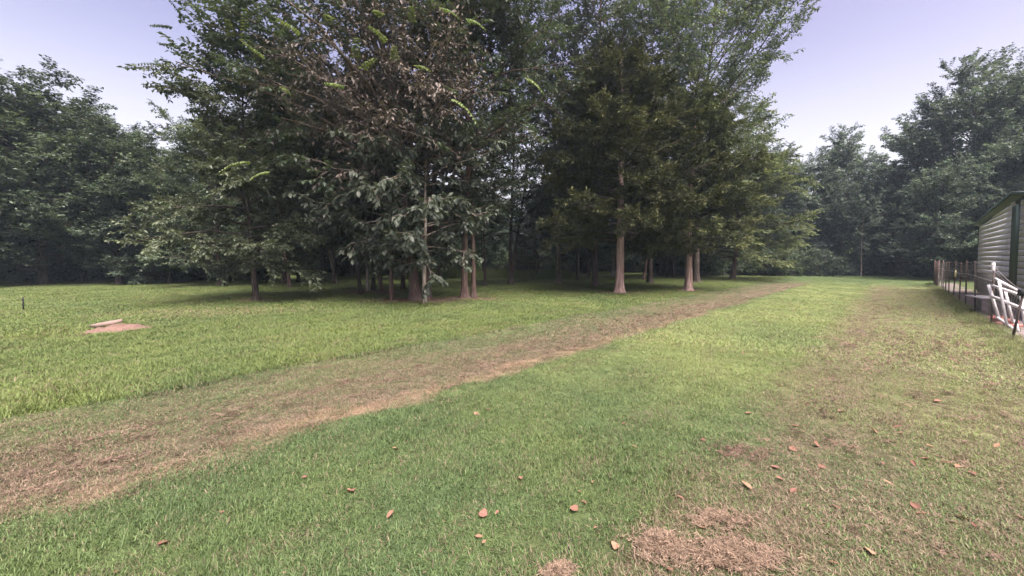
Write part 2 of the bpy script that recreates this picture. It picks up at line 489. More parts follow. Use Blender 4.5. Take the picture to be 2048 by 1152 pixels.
# ------------------------------------------------------------------ ground
def ground():
    def axis(a, b, step, grow, lim):
        c = list(np.arange(a, b + 1e-6, step))
        s = step; hi = b
        while hi < lim: s *= grow; hi += s; c.append(hi)
        s = step; lo = a
        while lo > -lim: s *= grow; lo -= s; c.insert(0, lo)
        return np.array(c)
    xs = axis(-14, 18, .22, 1.35, 900); ys = axis(0, 22, .22, 1.35, 900)
    X, Y = np.meshgrid(xs, ys)
    Z = gz(X, Y)
    V = np.stack((X, Y, Z), -1).reshape(-1, 3)
    nx, ny = len(xs), len(ys)
    i = (np.arange(ny - 1)[:, None] * nx + np.arange(nx - 1)[None]).ravel()
    Q = np.stack((i, i + 1, i + nx + 1, i + nx), -1)
    o = obj('ground', mesh_from('ground', V, Q, [M['ground']], smooth=True))
    tag(o, kind='structure')
ground()

# gravel and litter strip running under the fence
def strip():
    s = np.arange(6, 36, .25)
    n = len(s)
    rng = np.random.default_rng(3)
    ua = 1.50 + .05 * np.sin(s * 1.9) + .03 * np.sin(s * 4.3 + 1); ub = np.full(n, 2.62)
    V = []
    for k in range(n):
        for u in (ua[k], (ua[k] + ub[k]) / 2, ub[k]):
            p = P(s[k], u)
            V.append((p[0], p[1], float(gz(p[0], p[1])) + .006))
    V = np.array(V)
    b = (np.arange(n - 1) * 3)[:, None] + np.arange(2)[None]
    b = b.ravel()
    Q = np.stack((b, b + 1, b + 4, b + 3), -1)
    tag(obj('gravel_strip', mesh_from('gravel_strip', V, Q, [M['gravel']], smooth=True)), kind='structure')
strip()

# ------------------------------------------------------------------ trees
UP = np.array((0, 0, 1.0))
def sample(par, idx, t):
    n = par.shape[1]
    f = np.clip(t, 0, .9999) * (n - 1)
    i = f.astype(int); w = (f - i)[:, None]
    a, b = par[idx, i], par[idx, i + 1]
    return a * (1 - w) + b * w, norm(b - a)

def sprout(rng, par, n_each, tr, ang, length, npts, trop=0, wob=.1, flat=.6, shrink=.4, power=1.0):
    Np = par.shape[0]
    n_each = np.full(Np, n_each) if np.isscalar(n_each) else np.asarray(n_each)
    idx = np.repeat(np.arange(Np), n_each)
    k = np.concatenate([np.arange(n) for n in n_each]) if len(n_each) else np.zeros(0, int)
    tot = n_each[idx]
    t = tr[0] + (tr[1] - tr[0]) * ((k + rng.random(len(k))) / tot) ** power
    pos, tan = sample(par, idx, t)
    side = np.cross(tan, UP); bad = np.linalg.norm(side, axis=1) < .2
    side[bad] = np.cross(tan[bad], np.array((1., .3, 0))); side = norm(side)
    sgn = np.where((k + idx) % 2 == 0, 1.0, -1.0)[:, None]
    other = np.cross(side, tan)
    phi = rng.normal(0, 1.5 * (1 - flat) + .08, len(k))[:, None]
    Pp = side * sgn * np.cos(phi) + other * np.sin(phi)
    a = rng.uniform(ang[0], ang[1], len(k))[:, None]
    d = norm(tan * np.cos(a) + Pp * np.sin(a))
    lp = length[idx] if not np.isscalar(length) else np.full(len(k), length)
    L = lp * (1 - shrink * t) * rng.uniform(.65, 1.25, len(k))
    pts = np.empty((len(k), npts, 3)); pts[:, 0] = pos
    for j in range(1, npts):
        d = norm(d + UP * trop / (npts - 1) + rng.normal(0, wob, d.shape))
        pts[:, j] = pts[:, j - 1] + d * (L / (npts - 1))[:, None]
    return pts, L, t, idx

def leaves(rng, tw, L, k, ll, lw, droop=.25, lift=.2, spread=.9, flatn=.6, rank2=True, jit=.35, clump=None):
    """k leaves along every twig (N,n,3)"""
    N = tw.shape[0]
    idx = np.repeat(np.arange(N), k)
    kk = np.tile(np.arange(k), N)
    t = (kk + rng.random(len(kk))) / k
    pos, tan = sample(tw, idx, .08 + .92 * t)
    side = np.cross(tan, UP); side = norm(side + 1e-6)
    other = norm(np.cross(side, tan))
    if rank2:
        sg = np.where(kk % 2 == 0, 1., -1.)[:, None]
        pv = side * sg + other * rng.normal(0, 1 - flatn, len(kk))[:, None]
    else:
        ph = rng.uniform(0, 2 * math.pi, len(kk))[:, None]
        pv = side * np.cos(ph) + other * np.sin(ph) * (1 - flatn * .5)
    d = norm(tan * rng.uniform(.15, .9, len(kk))[:, None] + pv * spread - UP * droop + UP * lift * rng.random((len(kk), 1)) + rng.normal(0, jit * .5, (len(kk), 3)))
    n = UP + rng.normal(0, jit, (len(kk), 3))
    w = norm(np.cross(d, n)); n = np.cross(w, d)
    s = rng.uniform(.65, 1.25, len(kk))[:, None]
    ln, wd = ll * s, lw * s
    V = np.empty((len(kk), 4, 3))
    V[:, 0] = pos
    V[:, 1] = pos + d * ln * .45 + w * wd * .5 + n * wd * .12
    V[:, 2] = pos + d * ln - n * ln * .12
    V[:, 3] = pos + d * ln * .45 - w * wd * .5 + n * wd * .12
    if ll > .2:
        V6 = np.empty((len(kk), 6, 3)); dn = norm(d - UP * .55)
        mid = pos + d * ln * .5
        V6[:, 0] = pos
        V6[:, 1] = pos + d * ln * .32 + w * wd * .42 + n * wd * .10
        V6[:, 2] = mid + dn * ln * .16 + w * wd * .50 + n * wd * .10
        V6[:, 3] = mid + dn * ln * .52
        V6[:, 4] = mid + dn * ln * .16 - w * wd * .50 + n * wd * .10
        V6[:, 5] = pos + d * ln * .32 - w * wd * .42 + n * wd * .10
        V = V6
    cv = rng.normal(0, .2, N) if clump is None else np.asarray(clump)
    tint = np.clip(.42 + cv[idx] + rng.normal(0, .2, len(kk)), 0, 1)
    return V, tint

def leaf_mesh(name, V, tint, mat):
    n = len(V)
    m = V.shape[1]
    b = np.arange(n)[:, None] * m
    tri = ((0, 1, 2), (0, 2, 3)) if m == 4 else ((0, 1, 5), (1, 2, 5), (2, 4, 5), (2, 3, 4))
    T = np.concatenate([b + np.array(t) for t in tri], 0)
    return mesh_from(name, V.reshape(-1, 3), T, [mat], {'tint': np.repeat(tint, m)})

def trunk_path(rng, H, lean=(0, 0), bend=.12, n=16):
    t = np.linspace(0, 1, n)
    ph = rng.uniform(0, 6, 4)
    x = lean[0] * t + bend * (np.sin(t * 4 + ph[0]) - math.sin(ph[0])) * t + bend * .35 * np.sin(t * 11 + ph[1]) * t
    y = lean[1] * t + bend * (np.sin(t * 4.6 + ph[2]) - math.sin(ph[2])) * t + bend * .35 * np.sin(t * 10 + ph[3]) * t
    return np.stack((x, y, H * t - .06 * (t == 0)), -1)

def make_tree(name, seed, H=11, r0=.2, bark='bark_grey', leaf='leaf_wood', trunk_frac=.92, lean=(0, 0), bend=.2,
              n1=26, t1=(.2, .97), R1=3.6, shape=lambda t: np.sin(np.clip(t, 0, 1) * math.pi * .8 + .35), elev=(5, 55), sag=.0,
              d2=2.3, l2=1.5, a2=(.5, 1.1), d3=6.5, l3=.62, a3=(.4, 1.0), k=11, ll=.15, lw=.085, droop=.25, flatn=.6,
              rank2=True, jit=.35, stems=None, custom=(), flare=.8, flutes=0, dead=None, dead_leaf='leaf_brown', flat=.6,
              trop=.1, asym=None, dens=1.0, limb_bark=None, twig_wood=True, bare_frac=0.0, spread=.9, sides=14):
    rng = np.random.default_rng(seed)
    n1 = int(n1 * 1.25); d2 = d2 * 1.4; d3 = d3 * 1.75 * dens; k = int(k * 1.35)
    wood = []
    stems = stems or [dict(off=(0, 0), r=1.0, lean=lean)]
    limb_all = []; limb_r = []
    for s_i, S in enumerate(stems):
        tp = trunk_path(rng, H * trunk_frac * S.get('h', 1.0), S.get('lean', lean), bend, 20)
        # denser points at the foot for the root flare
        tt = np.concatenate((np.linspace(0, .06, 6)[:-1], np.linspace(.06, 1, 16)))
        tp = np.stack([np.interp(tt, np.linspace(0, 1, 20), tp[:, c]) for c in range(3)], -1)
        tp = tp + np.array((*S['off'], 0))
        rr = r0 * S.get('r', 1.0)
        rad = rr * (1 - .86 * tt ** .85) * (1 + flare * np.exp(-tt * H / .22) * .9)
        ph = rng.uniform(0, 6.28)
        def fl(th, n, tt=tt, ph=ph):
            foot = np.exp(-tt * H / .35)[:, None]
            a = 1 + foot * .28 * flare * np.cos(th * 5 + ph)[None]
            if flutes:
                a = a + flutes * (np.cos(th * 4 + ph + 1.5 * tt[:, None] * 3) + .6 * np.cos(th * 7 + 2 * ph)) * (1 - tt[:, None])
            return a
        wood.append(tubes(tp[None], rad[None], sides if not flutes else 22, fl))
        # limbs
        m = max(3, int(n1 / len(stems)))
        t = t1[0] + (t1[1] - t1[0]) * (np.arange(m) + rng.random(m)) / m
        az = np.arange(m) * 2.39996 + rng.normal(0, .35, m) + s_i * 1.3
        f = (t - t1[0]) / (t1[1] - t1[0])
        Rl = R1 * shape(f) * rng.uniform(.72, 1.15, m)
        if asym is not None: Rl = Rl * asym(az, f)
        e = np.radians(elev[0] + (elev[1] - elev[0]) * f + rng.normal(0, 7, m))
        st = np.stack([np.interp(t, tt, tp[:, c]) for c in range(3)], -1)
        hd = np.stack((np.cos(az), np.sin(az), np.zeros(m)), -1)
        dirv = hd * np.cos(e)[:, None] + UP * np.sin(e)[:, None]
        npt = 7
        pts = np.empty((m, npt, 3)); pts[:, 0] = st; d = dirv.copy()
        Ltot = Rl / np.maximum(np.cos(e), .45)
        for j in range(1, npt):
            d = norm(d + UP * (trop - sag * j / npt) * .35 + rng.normal(0, .10, d.shape))
            pts[:, j] = pts[:, j - 1] + d * (Ltot / (npt - 1))[:, None]
        limb_all.append(pts)
        rt = np.interp(t, tt, rad)
        limb_r.append(np.minimum(rt * .62, .012 + .016 * Ltot))
    for (p0, p1, p2, r) in custom:
        p0, p1, p2 = (np.array(q, float) for q in (p0, p1, p2))
        q = np.linspace(0, 1, 7)[:, None]
        pts = (1 - q) ** 2 * p0 + 2 * q * (1 - q) * p1 + q * q * p2 + rng.normal(0, .07, (7, 3)) * q
        limb_all.append(pts[None]); limb_r.append(np.array([r]))
    limbs = np.concatenate(limb_all); lr = np.concatenate(limb_r)
    tap = 1 - .82 * np.linspace(0, 1, 7) ** .9
    wood.append(tubes(limbs, lr[:, None] * tap[None], 6))
    LL = np.linalg.norm(np.diff(limbs, axis=1), axis=2).sum(1)
    n2 = np.maximum(2, (LL * d2).astype(int))
    sec, L2, ts, si = sprout(rng, limbs, n2, (.16, 1.0), a2, np.minimum(l2, .25 + .5 * LL), 5, trop - sag * .4, .12, flat, .45)
    r2 = np.clip(np.minimum(lr[si] * .5, .006 + .007 * L2), .003, .05)
    wood.append(tubes(sec, r2[:, None] * (1 - .75 * np.linspace(0, 1, 5))[None], 4))
    n3 = np.maximum(2, (L2 * d3).astype(int))
    tw, L3, tt3, ti = sprout(rng, sec, n3, (.08, 1.0), a3, l3, 3, trop - sag * .6, .14, flat, .35)
    if twig_wood:
        wood.append(tubes(tw[:, ::2], (np.full(len(tw), .0045)[:, None] * np.array((1, .4)))[:, :], 3))
    V, Fc = merge(wood)
    tm = mesh_from(name + '_trunk', V, Fc, [M[bark], M[limb_bark or bark]], smooth=True)
    mi = np.ones(len(tm.polygons), np.int32); mi[:sum(len(f) for _, f in wood[:len(stems)])] = 0
    tm.polygons.foreach_set('material_index', mi)
    cl2 = rng.normal(0, .12, len(limbs))[si] + rng.normal(0, .2, len(sec))
    cl3 = cl2[ti] + rng.normal(0, .08, len(tw))
    out = {'trunk': tm}
    if dead is not None:
        isd = dead(tw[:, 0], rng)
        VL, ti_ = leaves(rng, tw[isd], L3[isd], max(3, int(k * .6)), ll * .9, lw * .66, .55, .1, .6, .2, False, .6, cl3[isd])
        out['dead_foliage'] = leaf_mesh(name + '_dead', VL, ti_, M[dead_leaf])
        tw, L3, cl3 = tw[~isd], L3[~isd], cl3[~isd]
    VL, ti_ = leaves(rng, tw, L3, k, ll, lw, droop, .2, spread, flatn, rank2, jit, cl3)
    out['crown'] = leaf_mesh(name + '_crown', VL, ti_, M[leaf])
    return out

TREE_STATS = {}
def place(proto, name, label, xy, s=1.0, rz=0.0, sz=None, group=None, leaf=None, bark=None, tilt=(0, 0), cat='tree', sx=None):
    x, y = xy
    e = empty(name, (x, y, float(gz(x, y)) - .02), rz)
    e.scale = (sx or s, sx or s, sz or s)
    e.rotation_euler = (tilt[0], tilt[1], rz)
    tag(e, label, cat, group)
    for part, me in proto.items():
        o = obj(part, me, e)
        mt = leaf if part == 'crown' else bark if part in ('trunk', 'stem') else None
        if mt:
            o.material_slots[0].link = 'OBJECT'
            o.material_slots[0].material = M[mt]
        if part == 'dead_foliage': o['label'] = 'brown wilted leaves among the green ones'
    return e

def G(px, py): return on_ground(px, py)
def loc_of(xy, px, py, depth):
    p = at_depth(px, py, depth)
    return (p[0] - xy[0], p[1] - xy[1], p[2])

round_ = lambda t: np.sin(np.clip(t, 0, 1) * math.pi * .80 + .40)
low_ = lambda t: np.clip(1.05 - .75 * t, .12, 1) * (1 - .25 * np.exp(-t * 14))
cone_ = lambda t: np.clip(1.06 - .85 * t ** 1.35, .10, 1) * (.78 + .22 * np.clip(t * 6, 0, 1))

# --- the big elm with the long arching shoots, double trunk
ELM = G(832, 601)
def elm_dead(p, rng):
    # wilted front part of the crown
    c = np.array(loc_of(ELM, 790, 190, 11.8))
    q = (p - c) / np.array((3.4, 3.2, 2.6))
    r = np.sqrt((q ** 2).sum(1)) + rng.normal(0, .16, len(p))
    return r < 1
cl = []
for (px, py, dep, z0, r) in ((290, 120, 12.0, 4.6, .10), (330, 40, 12.5, 5.2, .10), (350, -60, 12.5, 5.6, .10), (470, 150, 11.5, 4.4, .09), (520, -40, 11, 5.8, .09),
                             (640, 60, 10, 5.2, .09), (560, 230, 11.5, 3.6, .08), (640, 330, 11.5, 2.9, .07), (700, -60, 10, 6, .08), (860, 100, 10.2, 5, .09),
                             (930, 40, 11, 5.4, .09), (900, 190, 10.6, 4.4, .08), (960, 170, 11.5, 4.3, .08), (980, -80, 12, 6, .08), (420, -140, 13, 6.2, .1),
                             (600, -200, 12, 6.6, .09), (800, -160, 10.5, 6.6, .09), (790, 260, 10.8, 3.6, .07), (430, 90, 13, 4.9, .08), (390, 10, 11.8, 5.2, .08),
                             (480, 60, 12.4, 5.0, .08), (560, 110, 10.8, 4.6, .08)):
    if px < 480: px += 55
    e = np.array(loc_of(ELM, px, py, dep))
    s0 = np.array((-.25 * z0 / 6, 0, z0))
    cl.append((s0, s0 * .45 + e * .55 + np.array((0, 0, .9)), e, r))
elm = make_tree('elm', 11, limb_bark='bark_grey', H=14.5, r0=.19, bark='bark_red', leaf='leaf_elm', n1=30, t1=(.28, .98), R1=4.4, shape=round_, elev=(10, 60), sag=.1,
                stems=[dict(off=(0, 0), r=1.0, lean=(-1.3, -.3)), dict(off=(.30, .25), r=.80, lean=(.7, .8), h=.9)], custom=cl,
                d2=2.0, l2=1.7, d3=3.1, l3=.75, k=11, ll=.155, lw=.085, droop=.3, dead=elm_dead, flare=1.0)
elm_o = place(elm, 'elm_tree', 'huge double-trunked elm with wilted brown leaves and long bright arching shoots', ELM)

def shoot_mesh(name, p0, p1, n, ll, lw, seed, arch=.1):
    rng = np.random.default_rng(seed)
    q = np.linspace(0, 1, 9)[:, None]
    p0, p1 = np.array(p0, float), np.array(p1, float)
    L = np.linalg.norm(p1 - p0)
    pts = p0 * (1 - q) + p1 * q + UP * arch * L * 4 * q * (1 - q)
    V1, Q1 = tubes(pts[None], (.006 * (1 - .7 * q.T)), 4)
    t = (np.arange(n) + .5) / n
    pos, tan = sample(pts[None], np.zeros(n, int), t)
    side = norm(np.cross(tan, UP)); sg = np.where(np.arange(n) % 2 == 0, 1., -1.)[:, None]
    d = norm(side * sg * 1.0 + tan * .45 - UP * .45 + rng.normal(0, .12, (n, 3)))
    w = norm(np.cross(d, UP + rng.normal(0, .2, (n, 3)))); nn = np.cross(w, d)
    s = (1.0 - .45 * t)[:, None]
    V = np.empty((n, 4, 3)); V[:, 0] = pos
    V[:, 1] = pos + d * ll * s * .45 + w * lw * s * .5 + nn * .008; V[:, 2] = pos + d * ll * s - UP * .02; V[:, 3] = pos + d * ll * s * .45 - w * lw * s * .5 + nn * .008
    b = len(V1) + np.arange(n)[:, None] * 4
    T = np.concatenate((b + np.array((0, 1, 2)), b + np.array((0, 2, 3))), 0)
    VV = np.concatenate((V1, V.reshape(-1, 3)))
    tint = np.concatenate((np.full(len(V1), .1), np.repeat(np.clip(rng.normal(.5, .25, n), 0, 1), 4)))
    return mesh_from(name, VV, [Q1, T], [M['leaf_shoot']], {'tint': tint})
SHOOTS = [((490, 85), (490, 18), 9.6), ((462, 75), (455, 40), 10.2), ((600, 68), (552, 38), 9.2), ((530, 118), (485, 85), 10), ((665, 40), (650, 30), 9.0),
          ((775, 85), (738, 52), 8.6), ((823, 48), (823, 14), 8.6), ((768, 32), (748, 22), 8.8), ((710, 118), (713, 78), 8.8), ((790, 122), (788, 94), 8.8),
          ((722, 140), (750, 118), 8.8), ((830, 135), (858, 142), 8.8), ((690, 175), (650, 168), 9.2), ((563, 176), (578, 190), 9.4), ((905, 200), (955, 252), 8.6),
          ((1052, 158), (1086, 188), 9.4), ((500, 325), (440, 345), 10.5), ((540, 345), (500, 360), 10.5), ((930, 40), (970, 60), 10), ((880, 20), (915, 35), 10),
          ((345, 55), (300, 52), 12), ((360, 95), (318, 88), 12), ((345, 132), (266, 131), 12), ((375, 118), (316, 86), 12), ((375, 170), (328, 167), 12), ((370, 40), (338, 0), 12.2), ((400, 30), (372, -5), 12.2)]
for k, (a, b, dep) in enumerate(SHOOTS):
    pa, pb = loc_of(ELM, *a, dep + .25), loc_of(ELM, *b, dep)
    dark = dep >= 12
    me = shoot_mesh('shoot', pa, pb, 22 if not dark else 26, .135, .075, 50 + k, .06 if a[1] > b[1] else .12)
    o = obj('leafy_shoot', me, elm_o)
    o.location.z = .02
    if dark:
        me.materials[0] = M['leaf_elm']

# --- prototypes shared by several trees
proto_big = make_tree('bigleaf', 21, H=6.6, r0=.082, bark='bark_pale', leaf='leaf_big', n1=30, t1=(.21, .97), R1=2.4, shape=round_, elev=(0, 40), sag=.5,
                      bend=.10, d2=2.0, l2=.9, d3=3.4, l3=.42, k=13, ll=.205, lw=.092, droop=.6, flatn=.1, rank2=False, jit=.45, flare=.15, trop=.02)
proto_beech = make_tree('beech', 23, H=9.6, r0=.135, bark='bark_dark', leaf='leaf_beech', n1=36, t1=(.135, .98), R1=4.0, asym=lambda az, f: 1 + .12 * np.cos(az - 3.0) * (1 - f), shape=low_, elev=(-4, 45), sag=.35,
                        lean=(-.75, .1), bend=.22, d2=2.3, l2=1.5, d3=5.6, l3=.62, k=11, ll=.15, lw=.08, droop=.2, flatn=.75, flat=.8, jit=.25)
proto_cedar = make_tree('cedar', 25, limb_bark='bark_dark', H=13.0, r0=.205, bark='bark_cedar', leaf='leaf_cedar', n1=58, t1=(.215, .99), R1=3.9, shape=cone_, elev=(-6, 35), sag=.18,
                        bend=.10, d2=3.4, l2=1.05, d3=9.0, l3=.40, a3=(.3, .8), k=13, ll=.20, lw=.045, droop=.02, flatn=.3, rank2=False, jit=.45, spread=.38,
                        flare=.55, flutes=.075, flat=.55)
proto_cedar_b = make_tree('cedar_b', 26, limb_bark='bark_dark', H=12.0, r0=.17, bark='bark_cedar', leaf='leaf_cedar', n1=48, t1=(.235, .99), R1=3.3, shape=cone_, elev=(-4, 38), sag=.15,
                        bend=.14, d2=3.2, l2=1.0, d3=9.0, l3=.40, a3=(.3, .8), k=13, ll=.20, lw=.045, droop=.02, flatn=.3, rank2=False, jit=.45, spread=.38,
                        flare=.7, flutes=.07, flat=.55)
proto_airy = make_tree('airy', 27, H=19.5, r0=.20, bark='bark_grey', leaf='leaf_airy', n1=34, t1=(.26, .98), R1=7.0, shape=round_, elev=(22, 62), sag=-.05,
                       bend=.35, d2=1.7, l2=2.0, a2=(.4, .9), d3=2.7, l3=.9, k=9, ll=.20, lw=.08, droop=.45, flatn=.5, flat=.5)
proto_oak = make_tree('oak', 29, H=15.0, dens=.42, r0=.135, bark='bark_red', leaf='leaf_oak', n1=30, t1=(.24, .98), R1=4.0, shape=round_, elev=(8, 60), sag=.1,
                      bend=.3, d2=2.2, l2=1.5, d3=5.0, l3=.65, k=11, ll=.165, lw=.09, droop=.3, flatn=.4, flare=1.0)
proto_fork = make_tree('fork', 31, H=13.0, dens=.75, r0=.13, bark='bark_dark', leaf='leaf_oak', n1=26, t1=(.20, .98), R1=3.2, shape=round_, elev=(5, 55), bend=.12,
                       stems=[dict(off=(0, 0), r=1.0, lean=(.1, .1), h=1.0), dict(off=(.05, .03), r=.8, lean=(1.5, .4), h=.95)],
                       d2=1.9, l2=1.4, d3=4.4, l3=.65, k=10, ll=.16, lw=.085, flare=.9)
proto_wa = make_tree('wood_a', 33, H=12.0, r0=.19, bark='bark_dark', leaf='leaf_wood', n1=38, t1=(.07, .98), R1=4.0, shape=lambda t: np.clip(np.sin(t * 2.5 + .75), .25, 1), elev=(-2, 58), sag=.15,
                     d2=2.2, l2=1.5, d3=5.2, l3=.65, k=11, ll=.165, lw=.095, droop=.3, flatn=.45)
proto_wb = make_tree('wood_b', 35, H=12.0, r0=.17, bark='bark_dark', leaf='leaf_wood', n1=36, t1=(.09, .98), R1=3.7, shape=lambda t: np.clip(np.sin(t * 2.3 + .95), .25, 1), elev=(4, 66), sag=.1,
                     bend=.35, d2=2.3, l2=1.5, d3=5.2, l3=.62, k=11, ll=.15, lw=.095, droop=.35, flatn=.4, trop=.2)
proto_slim = make_tree('slim', 37, H=8.5, r0=.078, bark='bark_dark', leaf='leaf_oak', n1=26, t1=(.22, .98), R1=2.3, shape=round_, elev=(0, 50), sag=.2, bend=.15,
                       d2=2.1, l2=1.05, d3=5.0, l3=.55, k=10, ll=.165, lw=.09, droop=.35, flare=.5)
proto_slim_b = make_tree('slim_b', 39, H=8.0, r0=.082, bark='bark_red', leaf='leaf_oak', n1=24, t1=(.24, .98), R1=2.2, shape=round_, elev=(0, 50), sag=.2, bend=.2, lean=(-.7, .1),
                       d2=2.1, l2=1.05, d3=5.0, l3=.55, k=10, ll=.165, lw=.09, droop=.35, flare=.6)

def make_shrub(name, seed, h=1.6, r=1.3, n=46, leaf='leaf_shrub', ll=.12, lw=.06):
    rng = np.random.default_rng(seed)
    az = rng.uniform(0, 6.28, n); e = np.radians(rng.uniform(25, 88, n))
    L = rng.uniform(.6, 1.1, n) * np.sqrt((r * np.cos(e)) ** 2 + (h * np.sin(e)) ** 2)
    d = np.stack((np.cos(az) * np.cos(e), np.sin(az) * np.cos(e), np.sin(e)), -1)
    st = rng.normal(0, .12, (n, 3)) * np.array((r * 1.5, r * 1.5, 0))
    pts = np.empty((n, 6, 3)); pts[:, 0] = st - UP * .05
    for j in range(1, 6):
        d = norm(d + rng.normal(0, .12, d.shape)); pts[:, j] = pts[:, j - 1] + d * (L / 5)[:, None]
    sec, L2, _, si = sprout(rng, pts, 9, (.1, 1), (.4, 1.1), .55, 4, .1, .15, .3)
    tw, L3, _, ti = sprout(rng, sec, 5, (.1, 1), (.4, 1.1), .26, 3, .05, .15, .3)
    V, Fc = merge([tubes(pts, np.full((n, 1), .012) * np.linspace(1, .35, 6)[None], 4), tubes(sec, np.full((len(sec), 4), .004), 3)])
    VL, tint = leaves(rng, tw, L3, 6, ll, lw, .2, .2, .9, .3, False, .5)
    return {'stem': mesh_from(name + '_stem', V, Fc, [M['bark_dark']]), 'crown': leaf_mesh(name + '_crown', VL, tint, M[leaf])}
shrub_a = make_shrub('shrub_a', 41)
shrub_b = make_shrub('shrub_b', 43, 1.3, 1.7, 50, 'leaf_shrub', .14, .05)

# --- named trees of the grove
place(proto_beech, 'beech_tree', 'leaning dark-trunked tree with low pale layered branches sweeping over the grass', G(513, 602), 1.0, .25, sx=.76)
place(proto_big, 'hickory_sapling', 'straight pale slim sapling with large drooping grey-green leaves before the elm', G(849, 608), 1.0, .5)
place(proto_big, 'hickory_sapling', 'slim straight-trunked sapling with large drooping leaves between elm and leaning trunk', G(783, 602), .98, 2.2, bark='bark_red')
place(proto_slim_b, 'leaning_sapling', 'thin leaning trunk with mossy base beside the cluster of dark stems', G(722, 589), .95, .2, bark='bark_dark', leaf='leaf_big')
place(proto_oak, 'oak_tree', 'stout reddish-barked trunk with flared roots, thicker of the pair right of the elm', G(929, 597), 1.0, 1.0)
place(proto_oak, 'oak_tree', 'reddish-barked trunk, thinner of the root-joined pair right of the elm', G(947, 596), .92, 3.4, sx=.72)
place(proto_slim, 'slender_tree', 'very thin black trunk between the root-joined pair and the forked tree', G(970, 573), 1.1, 2.0)
place(proto_fork, 'forked_tree', 'dark tree whose trunk forks into two upright stems, before the weeds', G(1020, 569), 1.0, 0)
place(proto_oak, 'flared_tree', 'grey trunk with widely flared root buttresses, between forked tree and red cedar', G(1116, 569), 1.02, 4.4, bark='bark_grey')
place(proto_cedar, 'cedar_tree', 'red cedar with pale sunlit fluted trunk and wide dark feathery crown', G(1239, 586), 1.0, .4, sz=.84)
place(proto_cedar_b, 'cedar_tree', 'narrower red cedar with flared reddish trunk, beside the pale-trunked cedar', G(1377, 581), 1.0, 1.4, sz=.82)
place(proto_airy, 'airy_tree', 'very tall open-crowned tree with sparse leaves rising behind the two cedars', at_depth(1392, 560, 24.0)[:2], 1.0, .6, bark='bark_dark')
place(proto_beech, 'yellowish_tree', 'yellow-green broad tree on a double trunk behind the cedars', G(1465, 558), 1.25, 2.6, leaf='leaf_yellow', bark='bark_red')

place(proto_oak, 'oak_tree', 'tall dark ascending-limbed tree rising behind the pale-trunked cedar', at_depth(1190, 566, 21.5)[:2], 1.15, 2.4, sx=1.2)
place(proto_oak, 'oak_tree', 'tall dark tree standing between the two cedars and behind them', at_depth(1300, 566, 23.5)[:2], 1.12, 5.1, sx=1.05, bark='bark_dark')
SMALL = [(580, 575, 'slim_b', 1.05, 'reddish slanting trunk standing behind the layered leaning tree'),
         (597, 565, 'slim', 1.25, 'thin grey upright trunk behind the slanting reddish one'),
         (735, 583, 'slim', 1.05, 'pale-edged stem at the outer side of the dark stem cluster'),
         (747, 582, 'slim', 1.15, 'middle stem of the dark cluster behind the leaning trunk'),
         (763, 583, 'slim_b', 1.15, 'last stem of the dark cluster, next to the straight sapling'),
         (806, 580, 'slim', 1.35, 'thick black trunk in the gap between straight sapling and elm'),
         (668, 569, 'slim', 1.1, 'dark half of the V-shaped pair of far stems'),
         (672, 568, 'slim_b', 1.15, 'pale slanting half of the V-shaped pair of far stems'),
         (1155, 562, 'slim', 1.5, 'black trunk just behind the flared grey trunk'),
         (1176, 557, 'slim', 1.4, 'far thin dark trunk in the gap between flared trunk and red cedar'),
         (1226, 554, 'slim', 1.5, 'black trunk half hidden behind the pale-trunked cedar'),
         (1334, 554, 'slim', 1.3, 'thin black stem rising from the bushes between the two cedars')]
PR = {'slim': proto_slim, 'slim_b': proto_slim_b}
for k, (px, py, pr, s, lab) in enumerate(SMALL):
    place(PR[pr], 'understory_tree', lab, G(px, py), s, k * 1.7, tilt=(0, (-.28 if 'pale slanting' in lab else 0)), bark='bark_pale' if 'pale' in lab else None)
for px, py, lab, tl in ((1683, 550, 'slim pale leaning stem at the wood edge beyond the mown strip', -.07), (1722, 552, 'short pale upright stem at the wood edge beyond the mown strip', 0)):
    place(proto_slim, 'pale_sapling', lab, G(px, py), .95, 1.1, tilt=(0, tl), bark='bark_pale', leaf='leaf_teal', sx=.6)

# --- wood behind: left edge, far rows, right edge
def wood(px, depth, top, proto, rz, label, group, leaf=None, wide=1.0, name='wood_tree'):
    p = at_depth(px, top, depth)
    s = p[2] / 12.0
    place(proto, name, label, (p[0], depth), s, rz, group=group, leaf=leaf, sx=s * wide)
TOPS = ['tall dark tree at the outermost end of the wood edge, partly past the stake', 'tallest rounded dark tree of the wood edge behind the black stake',
        'tall dark tree beside the tallest rounded one, with sky showing under its crown', 'dark tree set back between the tall and the lower trees of the wood edge']
for k, (px, d, top, w) in enumerate(((-190, 21, 170, 1.2), (-50, 21.5, 140, 1.3), (70, 22.5, 160, 1.2), (150, 25, 210, 1.15))):
    wood(px, d, top, (proto_wa, proto_wb)[k % 2], 1.3 * k + .4, TOPS[k], 'tall trees behind the stake', None, w)
TOPS = ['rounded lower tree of the wood edge next to the tall dark trees', 'lower dark tree in the middle of the dip of the wood edge', 'lowest rounded tree of the wood edge touching the feathery-topped tree']
for k, (px, d, top, w) in enumerate(((225, 22.5, 250, 1.2), (295, 24, 280, 1.25), (330, 23, 310, 1.1))):
    wood(px, d, top, (proto_wb, proto_wa)[k % 2], 2.1 * k + .2, TOPS[k], 'lower trees of the wood edge', None, w)
wood(430, 21.5, 215, proto_wa, .9, 'green feathery-topped tree rising behind the layered leaning tree', None, 'leaf_beech', .95)
wood(560, 23, 120, proto_wb, 2.9, 'tall tree behind the elm, beside the feathery-topped tree', None, 'leaf_elm', .9)
